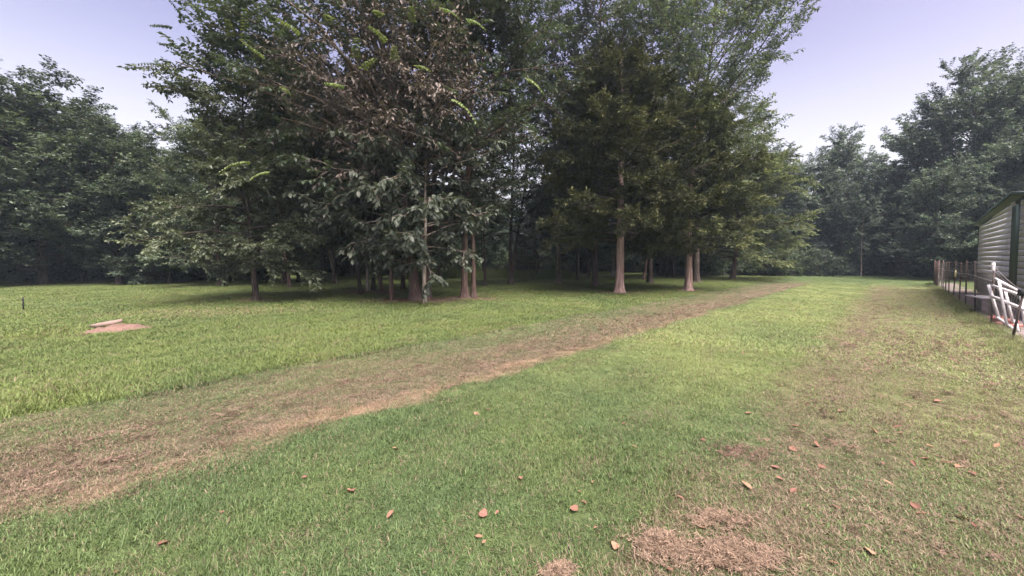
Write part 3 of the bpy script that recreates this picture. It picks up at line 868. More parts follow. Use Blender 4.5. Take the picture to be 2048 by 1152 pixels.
far_c = [(-150, 33, 230), (0, 34, 260), (110, 36, 290), (215, 35, 310), (345, 36, 330), (450, 33, 300), (520, 38, 330), (600, 36, 320), (680, 33, 330), (760, 38, 335), (840, 36, 360),
         (930, 40, 372), (1010, 44, 390), (1090, 42, 372), (1170, 38, 345), (1250, 42, 330), (1330, 40, 330), (1420, 38, 320), (1500, 42, 310)]
for k, (px, d, top) in enumerate(far_c):
    wood(px, d, top, (proto_wa, proto_wb)[(k * 7 + k // 3) % 2], k * 2.17, 'dim tree of the far row in the wood behind the grove', 'far trees behind the grove', None, 1.25)
for k, (px, d, top, w) in enumerate(((1560, 40, 300, 1.0), (1625, 38, 320, 1.0), (1690, 41, 262, .85), (1735, 36, 340, 1.1), (1790, 34, 330, 1.1))):
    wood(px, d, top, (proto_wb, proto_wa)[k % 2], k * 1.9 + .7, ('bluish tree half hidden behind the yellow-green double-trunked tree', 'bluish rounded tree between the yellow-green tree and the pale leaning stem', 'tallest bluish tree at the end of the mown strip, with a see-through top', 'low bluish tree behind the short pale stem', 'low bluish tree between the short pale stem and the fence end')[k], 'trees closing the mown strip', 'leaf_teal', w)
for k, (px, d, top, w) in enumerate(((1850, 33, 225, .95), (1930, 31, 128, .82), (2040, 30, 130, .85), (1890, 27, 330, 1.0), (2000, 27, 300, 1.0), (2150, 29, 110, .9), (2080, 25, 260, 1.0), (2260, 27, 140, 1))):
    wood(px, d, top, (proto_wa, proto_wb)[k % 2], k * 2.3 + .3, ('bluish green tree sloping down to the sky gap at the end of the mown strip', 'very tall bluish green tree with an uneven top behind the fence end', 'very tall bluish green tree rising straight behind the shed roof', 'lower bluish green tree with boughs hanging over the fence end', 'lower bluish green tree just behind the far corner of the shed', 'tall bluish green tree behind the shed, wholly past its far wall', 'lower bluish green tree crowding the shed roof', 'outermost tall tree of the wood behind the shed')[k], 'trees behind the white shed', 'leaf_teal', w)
# far backdrop of the wood
rng = np.random.default_rng(77)
for k in range(26):
    px = -300 + k * 105 + rng.uniform(-25, 25)
    if px > 2300: break
    wood(px, 52 + rng.uniform(-4, 6), 395 + rng.uniform(-25, 25), (proto_wa, proto_wb)[k % 2], k * 1.37, 'dim low tree at the very back of the wood', 'backmost trees of the wood', None, 1.6)

for k, (px, d, top) in enumerate(((640, 27, 335), (700, 30, 340), (790, 27, 330), (880, 28, 345), (965, 31, 370), (1075, 29, 360), (1190, 29, 340), (1290, 27, 330), (1350, 31, 335))):  # extra trees added to darken the inside of the grove
    p = at_depth(px, top, d)
    place((proto_slim, proto_slim_b)[k % 2], 'understory_tree', 'slim shaded tree standing inside the grove behind the front trunks', (p[0], d), p[2] / 8.8, k * 2.3, group='inner trees of the grove', sx=p[2] / 8.8 * 1.35)

# undergrowth
SH = []
rng = np.random.default_rng(5)
for px in range(-120, 540, 42): SH.append((px + rng.uniform(-12, 12), rng.uniform(25, 29), rng.uniform(.9, 1.35), 0))
for px in range(560, 1120, 48): SH.append((px + rng.uniform(-12, 12), rng.uniform(33, 40), rng.uniform(.9, 1.4), 0))
for px in range(500, 1340, 44): SH.append((px + rng.uniform(-12, 12), rng.uniform(44, 49), rng.uniform(1.5, 2.0), 0))
for px in (1330, 1360, 1400, 1440, 1490, 1520, 1560, 1600): SH.append((px, rng.uniform(33, 36), rng.uniform(.95, 1.35), 1))
for px in range(1640, 1900, 34): SH.append((px, rng.uniform(34, 38), rng.uniform(.8, 1.3), 2))
for px in range(1900, 2200, 50): SH.append((px, rng.uniform(28, 31), rng.uniform(.9, 1.4), 2))
SL = ['dark leafy bush in the undergrowth of the wood behind the grove', 'green bush in the thicket behind the two cedars', 'dim bush at the wood edge beyond the mown strip']
SG = ['bushes under the wood', 'bushes behind the cedars', 'bushes beyond the mown strip']
for k, (px, d, s, t) in enumerate(SH):
    x, y, _ = at_depth(px, 540, d)
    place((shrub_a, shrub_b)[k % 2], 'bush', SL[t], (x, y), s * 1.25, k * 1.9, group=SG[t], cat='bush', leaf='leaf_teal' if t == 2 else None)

# ------------------------------------------------------------------ grass
tuft_col = bpy.data.collections.new('grass_tufts')
def tuft(name, seed, n, rad, hl, hw, lean, curl):
    rng = np.random.default_rng(seed)
    a = rng.uniform(0, 6.28, n); r = rad * np.sqrt(rng.random(n))
    base = np.stack((r * np.cos(a), r * np.sin(a), np.full(n, -.008)), -1)
    az = rng.uniform(0, 6.28, n)
    out = np.stack((np.cos(az), np.sin(az), np.zeros(n)), -1)
    w = np.stack((-np.sin(az + rng.normal(0, .6, n)), np.cos(az), np.zeros(n)), -1)
    L = rng.uniform(hl[0], hl[1], n)[:, None]; W = rng.uniform(hw[0], hw[1], n)[:, None]
    e = rng.uniform(lean[0], lean[1], n)[:, None]; e2 = e + rng.uniform(curl[0], curl[1], n)[:, None]
    d1 = out * np.sin(e) + UP * np.cos(e); d2 = out * np.sin(e2) + UP * np.cos(e2)
    mid = base + d1 * L * .55; tip = mid + d2 * L * .5
    V = np.stack((base - w * W / 2, base + w * W / 2, mid - w * W * .42, mid + w * W * .42, tip), 1)
    b = np.arange(n)[:, None] * 5
    T = np.concatenate((b + np.array((4, 2, 3)),), 0)
    Q = b + np.array((0, 1, 3, 2))
    tint = np.repeat(np.clip(rng.normal(.5, .28, n), 0, 1), 5); pick = np.repeat(rng.random(n), 5)
    me = mesh_from(name, V.reshape(-1, 3), [Q, T], [M['grass']], {'tint': tint, 'pick': pick})
    o = bpy.data.objects.new(name, me); tuft_col.objects.link(o)
    return o
# 0-4 mown near, 5-8 mown far, 9-12 tall near, 13-15 tall far
for i in range(5): tuft('a%02d' % i, 100 + i, 90, .085, (.022, .050), (.0028, .0048), (.2, 1.25), (.1, 1.0))
for i in range(5, 9): tuft('a%02d' % i, 100 + i, 110, .20, (.03, .055), (.006, .010), (.2, 1.2), (.1, .9))
for i in range(9, 13): tuft('a%02d' % i, 100 + i, 80, .13, (.06, .135), (.004, .007), (.05, .75), (.15, 1.1))
for i in range(13, 16): tuft('a%02d' % i, 100 + i, 110, .30, (.06, .12), (.008, .014), (.05, .8), (.2, 1.0))

def instancer():
    ng = bpy.data.node_groups.new('grass_scatter', 'GeometryNodeTree')
    ng.interface.new_socket('Geometry', in_out='INPUT', socket_type='NodeSocketGeometry')
    ng.interface.new_socket('Geometry', in_out='OUTPUT', socket_type='NodeSocketGeometry')
    gi = ng.nodes.new('NodeGroupInput'); go = ng.nodes.new('NodeGroupOutput')
    ci = ng.nodes.new('GeometryNodeCollectionInfo'); ci.inputs['Collection'].default_value = tuft_col
    ci.inputs['Separate Children'].default_value = True; ci.inputs['Reset Children'].default_value = True
    ip = ng.nodes.new('GeometryNodeInstanceOnPoints'); ip.inputs['Pick Instance'].default_value = True
    def na(nm, t):
        n = ng.nodes.new('GeometryNodeInputNamedAttribute'); n.data_type = t; n.inputs['Name'].default_value = nm
        return n.outputs['Attribute']
    ng.links.new(gi.outputs[0], ip.inputs['Points'])
    ng.links.new(ci.outputs[0], ip.inputs['Instance'])
    ng.links.new(na('vid', 'INT'), ip.inputs['Instance Index'])
    ng.links.new(na('rot', 'FLOAT_VECTOR'), ip.inputs['Rotation'])
    ng.links.new(na('scl', 'FLOAT_VECTOR'), ip.inputs['Scale'])
    ng.links.new(ip.outputs[0], go.inputs[0])
    return ng
NG = instancer()
def scatter(name, pts, vid, scl, seed):
    rng = np.random.default_rng(seed)
    n = len(pts)
    me = bpy.data.meshes.new(name)
    co = np.column_stack((pts, gz(pts[:, 0], pts[:, 1])))
    me.vertices.add(n); me.vertices.foreach_set('co', co.astype(np.float32).ravel())
    a = me.attributes.new('vid', 'INT', 'POINT'); a.data.foreach_set('value', vid.astype(np.int32))
    a = me.attributes.new('rot', 'FLOAT_VECTOR', 'POINT')
    rot = np.column_stack((rng.normal(0, .08, n), rng.normal(0, .08, n), rng.uniform(0, 6.28, n)))
    a.data.foreach_set('vector', rot.astype(np.float32).ravel())
    a = me.attributes.new('scl', 'FLOAT_VECTOR', 'POINT'); a.data.foreach_set('vector', np.ascontiguousarray(scl, np.float32).ravel())
    me.update()
    o = obj(name, me)
    md = o.modifiers.new('scatter', 'NODES'); md.node_group = NG
    return o

def ring_points(rng, r0, r1, dens, half=R(62)):
    area = half * (r1 * r1 - r0 * r0)
    n = int(area * dens)
    r = np.sqrt(rng.uniform(r0 * r0, r1 * r1, n)); a = rng.uniform(-half, half, n)
    return np.column_stack((r * np.sin(a), r * np.cos(a)))

def lumps(x, y):
    return .5 + .25 * np.sin(x * 2.1 + y * .7 + 1) * np.sin(y * 1.9 - x * .6) + .25 * np.sin(x * 4.7 + 2.0) * np.sin(y * 5.3 + x * 1.1)

def keep_off(p, extra=True):
    k = np.ones(len(p), bool)
    for t in BARE[:7]:
        k &= ~((((p[:, 0] - t[0]) / t[2]) ** 2 + ((p[:, 1] - t[1]) / t[3]) ** 2 < .8) & (np.arange(len(p)) % 4 > 0))
    for t in SOIL:
        k &= ((p[:, 0] - t[0]) / t[2]) ** 2 + ((p[:, 1] - t[1]) / t[3]) ** 2 > rng.uniform(.35, 1.0, len(p))
    return k

rng = np.random.default_rng(8)
mp, mv, ms, tp_, tv, ts_ = [], [], [], [], [], []
for (r0, r1, dm, vm, dt, vt) in ((1.5, 4.0, 330, (0, 5), 180, (9, 13)), (4.0, 7.5, 220, (0, 5), 150, (9, 13)), (7.5, 12.0, 60, (5, 9), 85, (9, 13)),
                                 (12, 18, 34, (5, 9), 26, (13, 16)), (18, 30, 16, (5, 9), 14, (13, 16)), (30, 44, 7, (5, 9), 6, (13, 16))):
    p = ring_points(rng, r0, r1, dm); u = (p[:, 0] - p[:, 1]) * .70711
    q = (u > -6.12 + .05 * np.sin((p[:, 0] + p[:, 1]) * 2)) & (u < 1.75) & keep_off(p)
    p, u = p[q], u[q]
    mp.append(p); mv.append(rng.integers(vm[0], vm[1], len(p)))
    s = rng.uniform(.75, 1.2, len(p)); zs = s * np.where((u > -3.6) & (u < -.9), 1.05, .72) * (.7 + .6 * lumps(p[:, 0], p[:, 1]))
    ms.append(np.column_stack((s, s, zs)))
    p = ring_points(rng, r0, r1, dt); u = (p[:, 0] - p[:, 1]) * .70711
    q = (u < -6.02 + .05 * np.sin((p[:, 0] + p[:, 1]) * 2)) & keep_off(p)
    p = p[q]
    tp_.append(p); tv.append(rng.integers(vt[0], vt[1], len(p)))
    s = rng.uniform(.75, 1.25, len(p)); d = np.hypot(p[:, 0], p[:, 1])
    zs = s * (.50 + .50 * lumps(p[:, 0] * .7, p[:, 1] * .7)) * np.where(d > 13, .6, np.where(d > 7, .78, .92))
    ts_.append(np.column_stack((s, s, zs)))
o = scatter('mown_grass', np.concatenate(mp), np.concatenate(mv), np.concatenate(ms), 1)
tag(o, 'short mown grass in green and brown strips along the lawn', 'grass', kind='stuff')
o = scatter('uncut_grass', np.concatenate(tp_), np.concatenate(tv), np.concatenate(ts_), 2)
tag(o, 'taller uncut bright green grass between the mown strip and the grove', 'grass', kind='stuff')
# weeds growing under the wood, and weeds along the fence
p = np.column_stack((rng.uniform(-9, 4.5, 1500), rng.uniform(28.5, 36, 1500)))
o = scatter('tall_weeds', p, rng.integers(13, 16, len(p)), np.column_stack((np.full(len(p), 1.2), np.full(len(p), 1.2), rng.uniform(4, 8, len(p)))), 3)
tag(o, 'knee-high band of green weeds behind the forked tree', 'weeds', kind='stuff')
s_ = rng.uniform(9, 34, 900); u_ = 1.5 + rng.normal(0, .11, 900)
p = np.array([P(a, b)[:2] for a, b in zip(s_, u_)])
o = scatter('fence_weeds', p, rng.integers(9, 13, len(p)), np.column_stack((np.full(len(p), .8), np.full(len(p), .8), rng.uniform(.5, 1.4, len(p)))), 4)
tag(o, 'untrimmed grass growing along the foot of the wire fence', 'grass', kind='stuff')

# ------------------------------------------------------------------ shed
UW = 2.6
def s_of(px, u):
    p = at_plane(px, 516, u); return (p[0] + p[1]) * .70711
s_far, s_mid, s_grn = s_of(1957, UW), s_of(2022, UW), s_of(2044, UW)
s_near = s_grn - 3.2
SH_D = 4.2                                  # depth of the shed behind the wall
shed = empty('shed', (*P((s_far + s_near) / 2, UW + SH_D / 2)[:2], 0), 0)
tag(shed, 'white lap-sided garden shed with green door panel and low grey-green roof', 'shed')
shed_inv = Vector(shed.location)
def spart(name, VF, mat, parent=shed, smooth=False):
    V, Fc = VF
    V = np.array(V) - np.array(shed_inv)
    return obj(name, mesh_from(name, V, Fc if isinstance(Fc, list) else [Fc], [M[mat]], smooth=smooth), parent)
def sbox(s0, s1, u0, u1, z0, z1, ztop2=None):
    """box in fence coordinates; ztop2 = top height at s1"""
    zt2 = z1 if ztop2 is None else ztop2
    V = [P(s0, u0, z0), P(s1, u0, z0), P(s1, u1, z0), P(s0, u1, z0), P(s0, u0, z1), P(s1, u0, zt2), P(s1, u1, zt2), P(s0, u1, z1)]
    Q = [(0, 3, 2, 1), (4, 5, 6, 7)] + [(i, (i + 1) % 4, 4 + (i + 1) % 4, 4 + i) for i in range(4)]
    return np.array(V), np.array(Q)
Z0 = .93
def eave(s):      # height of the wall top: rises from the far corner to the ridge and falls again
    ridge = s_mid - .9
    return 2.98 + .42 * (s_far - s) / (s_far - ridge) if s > ridge else 3.40 - .42 * (ridge - s) / (ridge - s_near)
ridge = s_mid - .9
# body with gable top; its dark colour stands in for lap shadow between boards
V = []
for u in (UW + .03, UW + SH_D):
    for s, z in ((s_far, .1), (s_near, .1), (s_near, eave(s_near)), (ridge, 3.40), (s_far, 2.98)):
        V.append(P(s - (.03 if s == s_far else 0), u, z))
Q5 = np.array([(0, 1, 2, 3, 4), (9, 8, 7, 6, 5)]); Q4 = np.array([(i, 5 + i, 5 + (i + 1) % 5, (i + 1) % 5) for i in range(5)])
spart('wall', (np.array(V), [Q5, Q4]), 'skirt')
NB = 13
bh = .182
for seg, (sa, sb, uo) in enumerate(((s_far, s_mid, 0), (s_grn, s_near, -.05))):
    for k in range(NB + 2):
        z0 = Z0 + k * bh if seg == 0 else .55 + k * bh
        z1 = z0 + bh - .030
        ea, eb = eave(sa) - .02, eave(sb) - .02
        if z0 > max(ea, eb) - .03: continue
        # one flat board; the gap left above it draws the lap shadow line
        ta, tb = min(z1, ea), min(z1, eb)
        if ta < z0 + .02:      # board cut by the rake: starts where the rake is above its foot
            f = (z0 + .02 - ea) / (eb - ea); sa2 = sa + (sb - sa) * f; ta = z0 + .02
        else: sa2 = sa
        b = -.022
        V = [P(sa2, UW + uo + b, z0 - .012), P(sb, UW + uo + b, z0 - .012), P(sb, UW + uo - .022, tb), P(sa2, UW + uo - .022, ta),
             P(sa2, UW + uo + .028, z0 - .012), P(sb, UW + uo + .028, z0 - .012), P(sb, UW + uo + .028, tb), P(sa2, UW + uo + .028, ta)]
        Q = np.array([(0, 1, 2, 3), (7, 6, 5, 4), (0, 4, 5, 1), (3, 2, 6, 7), (1, 5, 6, 2), (0, 3, 7, 4)])
        spart('siding_board', (np.array(V), Q), 'siding')
spart('door_panel', sbox(s_grn + .02, s_mid - .01, UW - .03, UW + .025, .35, 3.18), 'green_paint')
spart('corner_trim', sbox(s_far - .02, s_far + .05, UW - .035, UW + .06, .15, 2.95), 'green_paint')
spart('skirting', sbox(s_mid, s_far - .03, UW - .01, UW + .028, .05, Z0 - .02), 'skirt')
# roof: two low slopes with overhang and a fascia along the rake
for (sa, sb, za, zb) in ((s_far + .30, ridge, eave(s_far) - .02, 3.46), (ridge, s_near - .3, 3.46, eave(s_near) - .02)):
    V = []
    for u in (UW - .16, UW + SH_D + .16):
        for s, z in ((sa, za + .05), (sb, zb + .05), (sb, zb + .11), (sa, za + .11)): V.append(P(s, u, z))
    Q = np.array([(0, 1, 2, 3), (7, 6, 5, 4), (0, 4, 5, 1), (3, 2, 6, 7), (1, 5, 6, 2), (0, 3, 7, 4)])
    rf = spart('roof', (np.array(V), Q), 'roof')
    V = []
    for u in (UW - .185, UW - .163):
        for s, z in ((sa, za + .025), (sb, zb + .025), (sb, zb + .118), (sa, za + .118)): V.append(P(s, u, z))
    spart('fascia', (np.array(V), Q), 'green_paint', rf)

# ------------------------------------------------------------------ wire fence
UF = 1.62
S0 = s_of(2030, UF)
posts_px = [1987, 1954, 1934, 1921, 1909, 1900, 1893, 1888, 1884, 1880, 1877, 1874, 1871.5]
fence = empty('wire_fence', (*P(S0, UF)[:2], 0))
tag(fence, 'rusty wire mesh fence on metal posts running along the lawn to the wood', 'fence')
FI = np.array(fence.location)
rng = np.random.default_rng(12)
ss = [S0 - 2.6, S0] + [s_of(px, UF) for px in posts_px]
tops = []
for k, s in enumerate(ss):
    h = (1.0, .95, 1.45, 1.50, 1.50, 1.42)[k] if k < 6 else 1.40 + rng.uniform(-.05, .06)
    lean = (0, .12, 0, -.03)[k] if k < 4 else rng.uniform(-.03, .03)
    b = P(s, UF); g = float(gz(b[0], b[1]))
    top = P(s + rng.uniform(-.03, .03), UF + lean * h, g + h)
    b[2] = g - .05
    # T section post
    V1 = merge([beam(b, top, .028, .007, (0.7, -.7, .01)), beam(b + P(0, .018), top + P(0, .018), .009, .028, (.7, -.7, .01))])
    mt = 'post_dark' if k < 4 else 'rust'
    obj('post', mesh_from('post', V1[0] - FI, V1[1], [M[mt]]), fence)
    tops.append((s, top, g, h))
# knuckle clamp on the near post and white cap
c = tops[1][1]
V1 = boxes([(c[0] - FI[0], c[1] - FI[1], c[2] - .05, .09, .09, .12)])
obj('clamp', mesh_from('clamp', V1[0], V1[1], [M['black']]), fence)
c = tops[2][1]
V1, Q1 = tubes(np.array([[(c[0], c[1], c[2] - .16), (c[0], c[1], c[2] + .02), (c[0], c[1], c[2] + .03)]]) - FI, np.array([[.032, .032, .005]]), 10)
obj('post_cap', mesh_from('post_cap', V1, Q1, [M['white_paint']], smooth=True), fence)
# strands
def strand(frac, r, sag, name, mat, k0=1):
    pts = []
    for (s0, t0, g0, h0), (s1, t1_, g1, h1) in zip(tops[k0:-1], tops[k0 + 1:]):
        for q in np.linspace(0, 1, 7)[:-1]:
            b0 = np.array((P(s0, UF)[0], P(s0, UF)[1], g0)); b1 = np.array((P(s1, UF)[0], P(s1, UF)[1], g1))
            f0, f1 = frac, frac
            a = b0 + (t0 - b0) * f0; c_ = b1 + (t1_ - b1) * f1
            p = a * (1 - q) + c_ * q; p[2] -= sag * 4 * q * (1 - q)
            pts.append(p)
    pts = np.array(pts)
    V1, Q1 = tubes(pts[None] - FI, np.full((1, len(pts)), r), 4)
    return obj(name, mesh_from(name, V1, Q1, [M[mat]]), fence)
strand(.985, .006, .05, 'top_wire', 'wire')
strand(.72, .009, .02, 'rail', 'wire', 2)
for f in (.08, .2, .32, .44, .56, .66, .8, .9): strand(f, .0022, .012, 'wire_strand', 'wire')
# vertical stay wires of the mesh
vs = []
for (s0, t0, g0, h0), (s1, t1_, g1, h1) in zip(tops[1:-1], tops[2:]):
    n = max(2, int(abs(s1 - s0) / .16))
    for q in (np.arange(n) + .5) / n:
        s = s0 + (s1 - s0) * q; h = (h0 + (h1 - h0) * q) * .9; b = P(s, UF); tp0 = t0 * (1 - q) + t1_ * q
        b[2] = g0 + .05
        e = b + (np.array((tp0[0], tp0[1], h)) - b)
        vs.append((b, e))
vs = np.array(vs)
V1, Q1 = tubes(vs - FI, np.full((len(vs), 2), .0018), 3)
tag(obj('stay_wires', mesh_from('stay_wires', V1, Q1, [M['wire']]), fence), kind='stuff')
# rusty sheet leaning at the far end of the fence
a, b = P(ss[-1] + .1, UF - .05), P(ss[-4], UF - .05)
V1 = merge([beam(np.array((*(a + (b - a) * f)[:2], .0)), np.array((*(a + (b - a) * f)[:2], 1.36 + .05 * math.sin(f * 9))), .5, .012, (.7, -.7, 0)) for f in (.1, .36, .62)])
for i, f in enumerate((.08, .34, .60, .86)):
    q = a + (b - a) * f
    d = .24 * norm(b - a)
    V1 = [q - d, q + d, q + d, q - d]
    zz = (.02, .02, 1.34 + .04 * (i % 2), 1.36 - .03 * (i % 2))
    nn = P(0, 1) * .012
    V1 = np.array([(*(v)[:2], z) for v, z in zip(V1, zz)] + [(*(v + nn)[:2], z) for v, z in zip(V1, zz)])
    Q1 = np.array([(0, 1, 2, 3), (7, 6, 5, 4), (0, 4, 5, 1), (3, 2, 6, 7), (1, 5, 6, 2), (0, 3, 7, 4)])
    obj('rusty_panel', mesh_from('rusty_panel', V1 - FI, Q1, [M['rust']]), fence)
# yellow insulator disc tied to the wire
c = at_plane(1911, 548, UF - .02)
th = np.linspace(0, 2 * math.pi, 17)[:-1]
ring = lambda r, off: np.array([P(0, off) + P(math.cos(t) * r, 0) + UP * (math.sin(t) * r * 1.25) for t in th])
V1 = np.concatenate((ring(.10, -.02), ring(.12, 0), ring(.10, .02)))
i = np.arange(16); j = (i + 1) % 16
Q1 = [np.concatenate([np.stack((o_ + i, o_ + j, o_ + 16 + j, o_ + 16 + i), -1) for o_ in (0, 16)]), np.array([i[::-1]]), np.array([i + 32])]
tag(obj('tag', mesh_from('tag', V1, Q1, [M['yellow_plastic']], smooth=False), None, c), 'pale yellow oval tag hanging on the wire fence', 'tag')

# ------------------------------------------------------------------ white frame standing between fence and shed
FR = P(S0 + .9, 1.95)
fr = empty('white_frame', FR)
tag(fr, 'white wooden bench frame with slanting legs and rails behind the fence', 'bench frame')
def fpt(px, py, dep): return at_depth(px, py, dep)
def bar(name, a, b, w, h, mat='white_paint'):
    V1, Q1 = beam(a, b, w, h, (0.5, -.8, .1))
    obj(name, mesh_from(name, V1 - FR, Q1, [M[mat]]), fr)
bar('rail', fpt(1990, 557, 9.0), fpt(2036, 582, 8.3), .04, .04)
bar('rail', fpt(1984, 571, 9.05), fpt(2052, 594, 8.2), .045, .045)
bar('rail', fpt(1982, 592, 9.0), fpt(2056, 622, 8.15), .05, .05)
bar('rail', fpt(1994, 635, 8.85), fpt(2056, 678, 7.95), .04, .05)
bar('leg', fpt(1977, 570, 9.1), fpt(1998, 638, 8.85), .07, .05)
bar('leg', fpt(1998, 562, 8.75), fpt(2014, 652, 8.5), .11, .04)
bar('leg', fpt(2010, 580, 8.9), fpt(2026, 645, 8.75), .075, .04)
bar('leg', fpt(2042, 588, 8.45), fpt(2051, 655, 8.3), .09, .05)
bar('leg', fpt(2030, 640, 8.1), fpt(2036, 664, 8.0), .05, .05)
# low white board on trestle and red bricks
tb = empty('low_table', (*at_depth(1972, 600, 10.6)[:2], 0))
tag(tb, 'low dark bench with a white board top beside the shed wall', 'bench')
TI = np.array(tb.location)
a, b = at_depth(1955, 593, 11.2), at_depth(1988, 598, 10.4)
a[2] = b[2] = .45
V1, Q1 = beam(a, b, .5, .035); obj('board_top', mesh_from('board_top', V1 - TI, Q1, [M['white_paint']]), tb)
for f in (.12, .88):
    q = a + (b - a) * f
    V1, Q1 = beam((q[0], q[1], 0), (q[0], q[1], .43), .40, .06, (1, -1, 0)); obj('support', mesh_from('support', V1 - TI, Q1, [M['skirt']]), tb)
rngb = np.random.default_rng(4)
bm_v, bm_q = boxes([(0, 0, .035, .20, .095, .065)])
brick_me = mesh_from('brick', bm_v, bm_q, [M['red_brick']])
for k in range(16):
    s = S0 + 2.0 + .25 * (k % 8) + rngb.normal(0, .03); u = 1.80 + .17 * (k // 8) + rngb.normal(0, .03)
    p = P(s, u)
    o = obj('brick', brick_me, None, (p[0], p[1], float(gz(p[0], p[1])) + .004 + (.06 if k in (3, 10) else 0)))
    o.rotation_euler = (0, 0, R(45) + rngb.normal(0, .35))
    tag(o, 'loose red brick lying on the gravel between fence and shed', 'brick', 'loose bricks inside the fence')

# ------------------------------------------------------------------ small things on the left lawn
x, y = on_ground(47, 621)
st = empty('stake', (x, y, float(gz(x, y)) - .03))
tag(st, 'short black metal stake standing alone in the grass', 'stake')
V1, Q1 = beam((0, 0, 0), (.005, 0, .42), .022, .022); obj('shaft', mesh_from('shaft', V1, Q1, [M['black']]), st)
V1, Q1 = beam((-.03, 0, .34), (.03, 0, .34), .018, .03); obj('crosspiece', mesh_from('crosspiece', V1, Q1, [M['black']]), st)

# heap of bare soil
x, y = on_ground(238, 660)
rng = np.random.default_rng(15)
nr, na = 9, 36
V = [(0, 0, .065)]; Q = []
T = []
for r in range(1, nr + 1):
    for a in range(na):
        f = r / nr; t = a / na * 2 * math.pi
        rr = f * (1 + .14 * math.sin(3 * t + 1) + .09 * math.sin(7 * t))
        V.append((rr * .50 * math.cos(t), rr * .55 * math.sin(t), .085 * (1 - f ** 2) - .02 + rng.normal(0, .022) * (1 - f * .6)))
V = np.array(V)
T = np.array([(0, 1 + a, 1 + (a + 1) % na) for a in range(na)])
Q = np.array([(1 + (r - 1) * na + a, 1 + r * na + a, 1 + r * na + (a + 1) % na, 1 + (r - 1) * na + (a + 1) % na) for r in range(1, nr) for a in range(na)])
o = obj('soil_heap', mesh_from('soil_heap', V, [T, Q], [M['soil']], smooth=True), None, (x, y, float(gz(x, y)) + .012))
tag(o, 'low heap of bare pinkish soil in the uncut grass', 'soil heap')
# broken slab resting on it
x2, y2 = on_ground(208, 658)
pol = np.array([(-.30, -.06), (-.12, -.15), (.16, -.13), (.27, -.02), (.20, .12), (-.08, .15), (-.24, .08)])
n = len(pol)
V = np.concatenate([np.column_stack((pol * s, np.full(n, z))) for s, z in ((.96, 0), (1, .012), (1, .05), (.95, .062))])
i = np.arange(n); j = (i + 1) % n
Q = np.concatenate([np.stack((k * n + i, k * n + j, (k + 1) * n + j, (k + 1) * n + i), -1) for k in range(3)])
o = obj('stone_slab', mesh_from('stone_slab', V, [Q, np.array([i[::-1]]), np.array([i + 3 * n])], [M['slab']]), None, (x2, y2 + .1, float(gz(x2, y2)) + .075))
o.rotation_euler = (R(5), R(-9), .25)
tag(o, 'flat pinkish stone slab tilted on the soil heap', 'stone')

# clumps of raked dry clippings
def clump(px, py, rx, ry, h, n, seed, label):
    rng = np.random.default_rng(seed)
    x, y = on_ground(px, py)
    m_ = n * 4
    hv = np.where(rng.random(m_) < .3, 1.7, 1.0)
    c = np.column_stack((rng.normal(0, .5, m_) * rx * hv, rng.normal(0, .5, m_) * ry * hv))
    fld = np.sin(c[:, 0] * 61 + seed * 2.1) * np.sin(c[:, 1] * 73 + seed) + .7 * np.sin(c[:, 0] * 29 + c[:, 1] * 47 + seed * 3.3) + .6 * np.sin(c[:, 1] * 31 - c[:, 0] * 23)
    c = c[rng.random(m_) < 1 / (1 + np.exp(-fld * 2.6))][:n]; n = len(c)
    lump = .55 + .45 * np.sin(c[:, 0] / rx * 5 + seed) * np.cos(c[:, 1] / ry * 4 + seed * .7)
    q = np.exp(-((c[:, 0] / rx) ** 2 + (c[:, 1] / ry) ** 2))
    z = .012 + h * q * lump * rng.uniform(.2, 1, n)
    st_ = np.column_stack((c, z))
    az = rng.uniform(0, 6.28, n); L = rng.uniform(.008, .024, n)[:, None]
    d = np.column_stack((np.cos(az), np.sin(az), rng.normal(.0, .25, n))); d = norm(d)
    d2 = norm(d + rng.normal(0, .5, d.shape))
    w = norm(np.cross(d, UP + rng.normal(0, .4, d.shape))) * rng.uniform(.0009, .0018, n)[:, None]
    mid = st_ + d * L; tip = mid + d2 * L * .8
    V = np.stack((st_ - w, st_ + w, mid - w, mid + w, tip), 1).reshape(-1, 3)
    b = np.arange(n)[:, None] * 5
    o = obj('clippings_clump', mesh_from('clippings_clump', V, [b + np.array((0, 1, 3, 2)), b + np.array((2, 3, 4))], [M['clippings']],
            {'tint': np.repeat(np.clip(rng.normal(.5, .3, n), 0, 1), 5)}), None, (x, y, float(gz(x, y)) + .012))
    tag(o, label, 'dry grass', kind='stuff')
clump(1322, 1092, .085, .07, .045, 8000, 1, 'rounded clump of dry pinkish grass clippings')
clump(1460, 1112, .20, .075, .030, 9000, 2, 'spread-out heap of dry pinkish clippings beside the rounded clump')
clump(1120, 1150, .05, .035, .03, 2500, 3, 'small tuft of dry clippings apart from the larger heaps')
clump(1480, 905, .26, .15, .008, 1300, 4, 'thin scatter of dry clippings on the brown strip')
clump(1440, 1040, .16, .07, .016, 2200, 6, 'thin streak of dry clippings behind the spread-out heap')

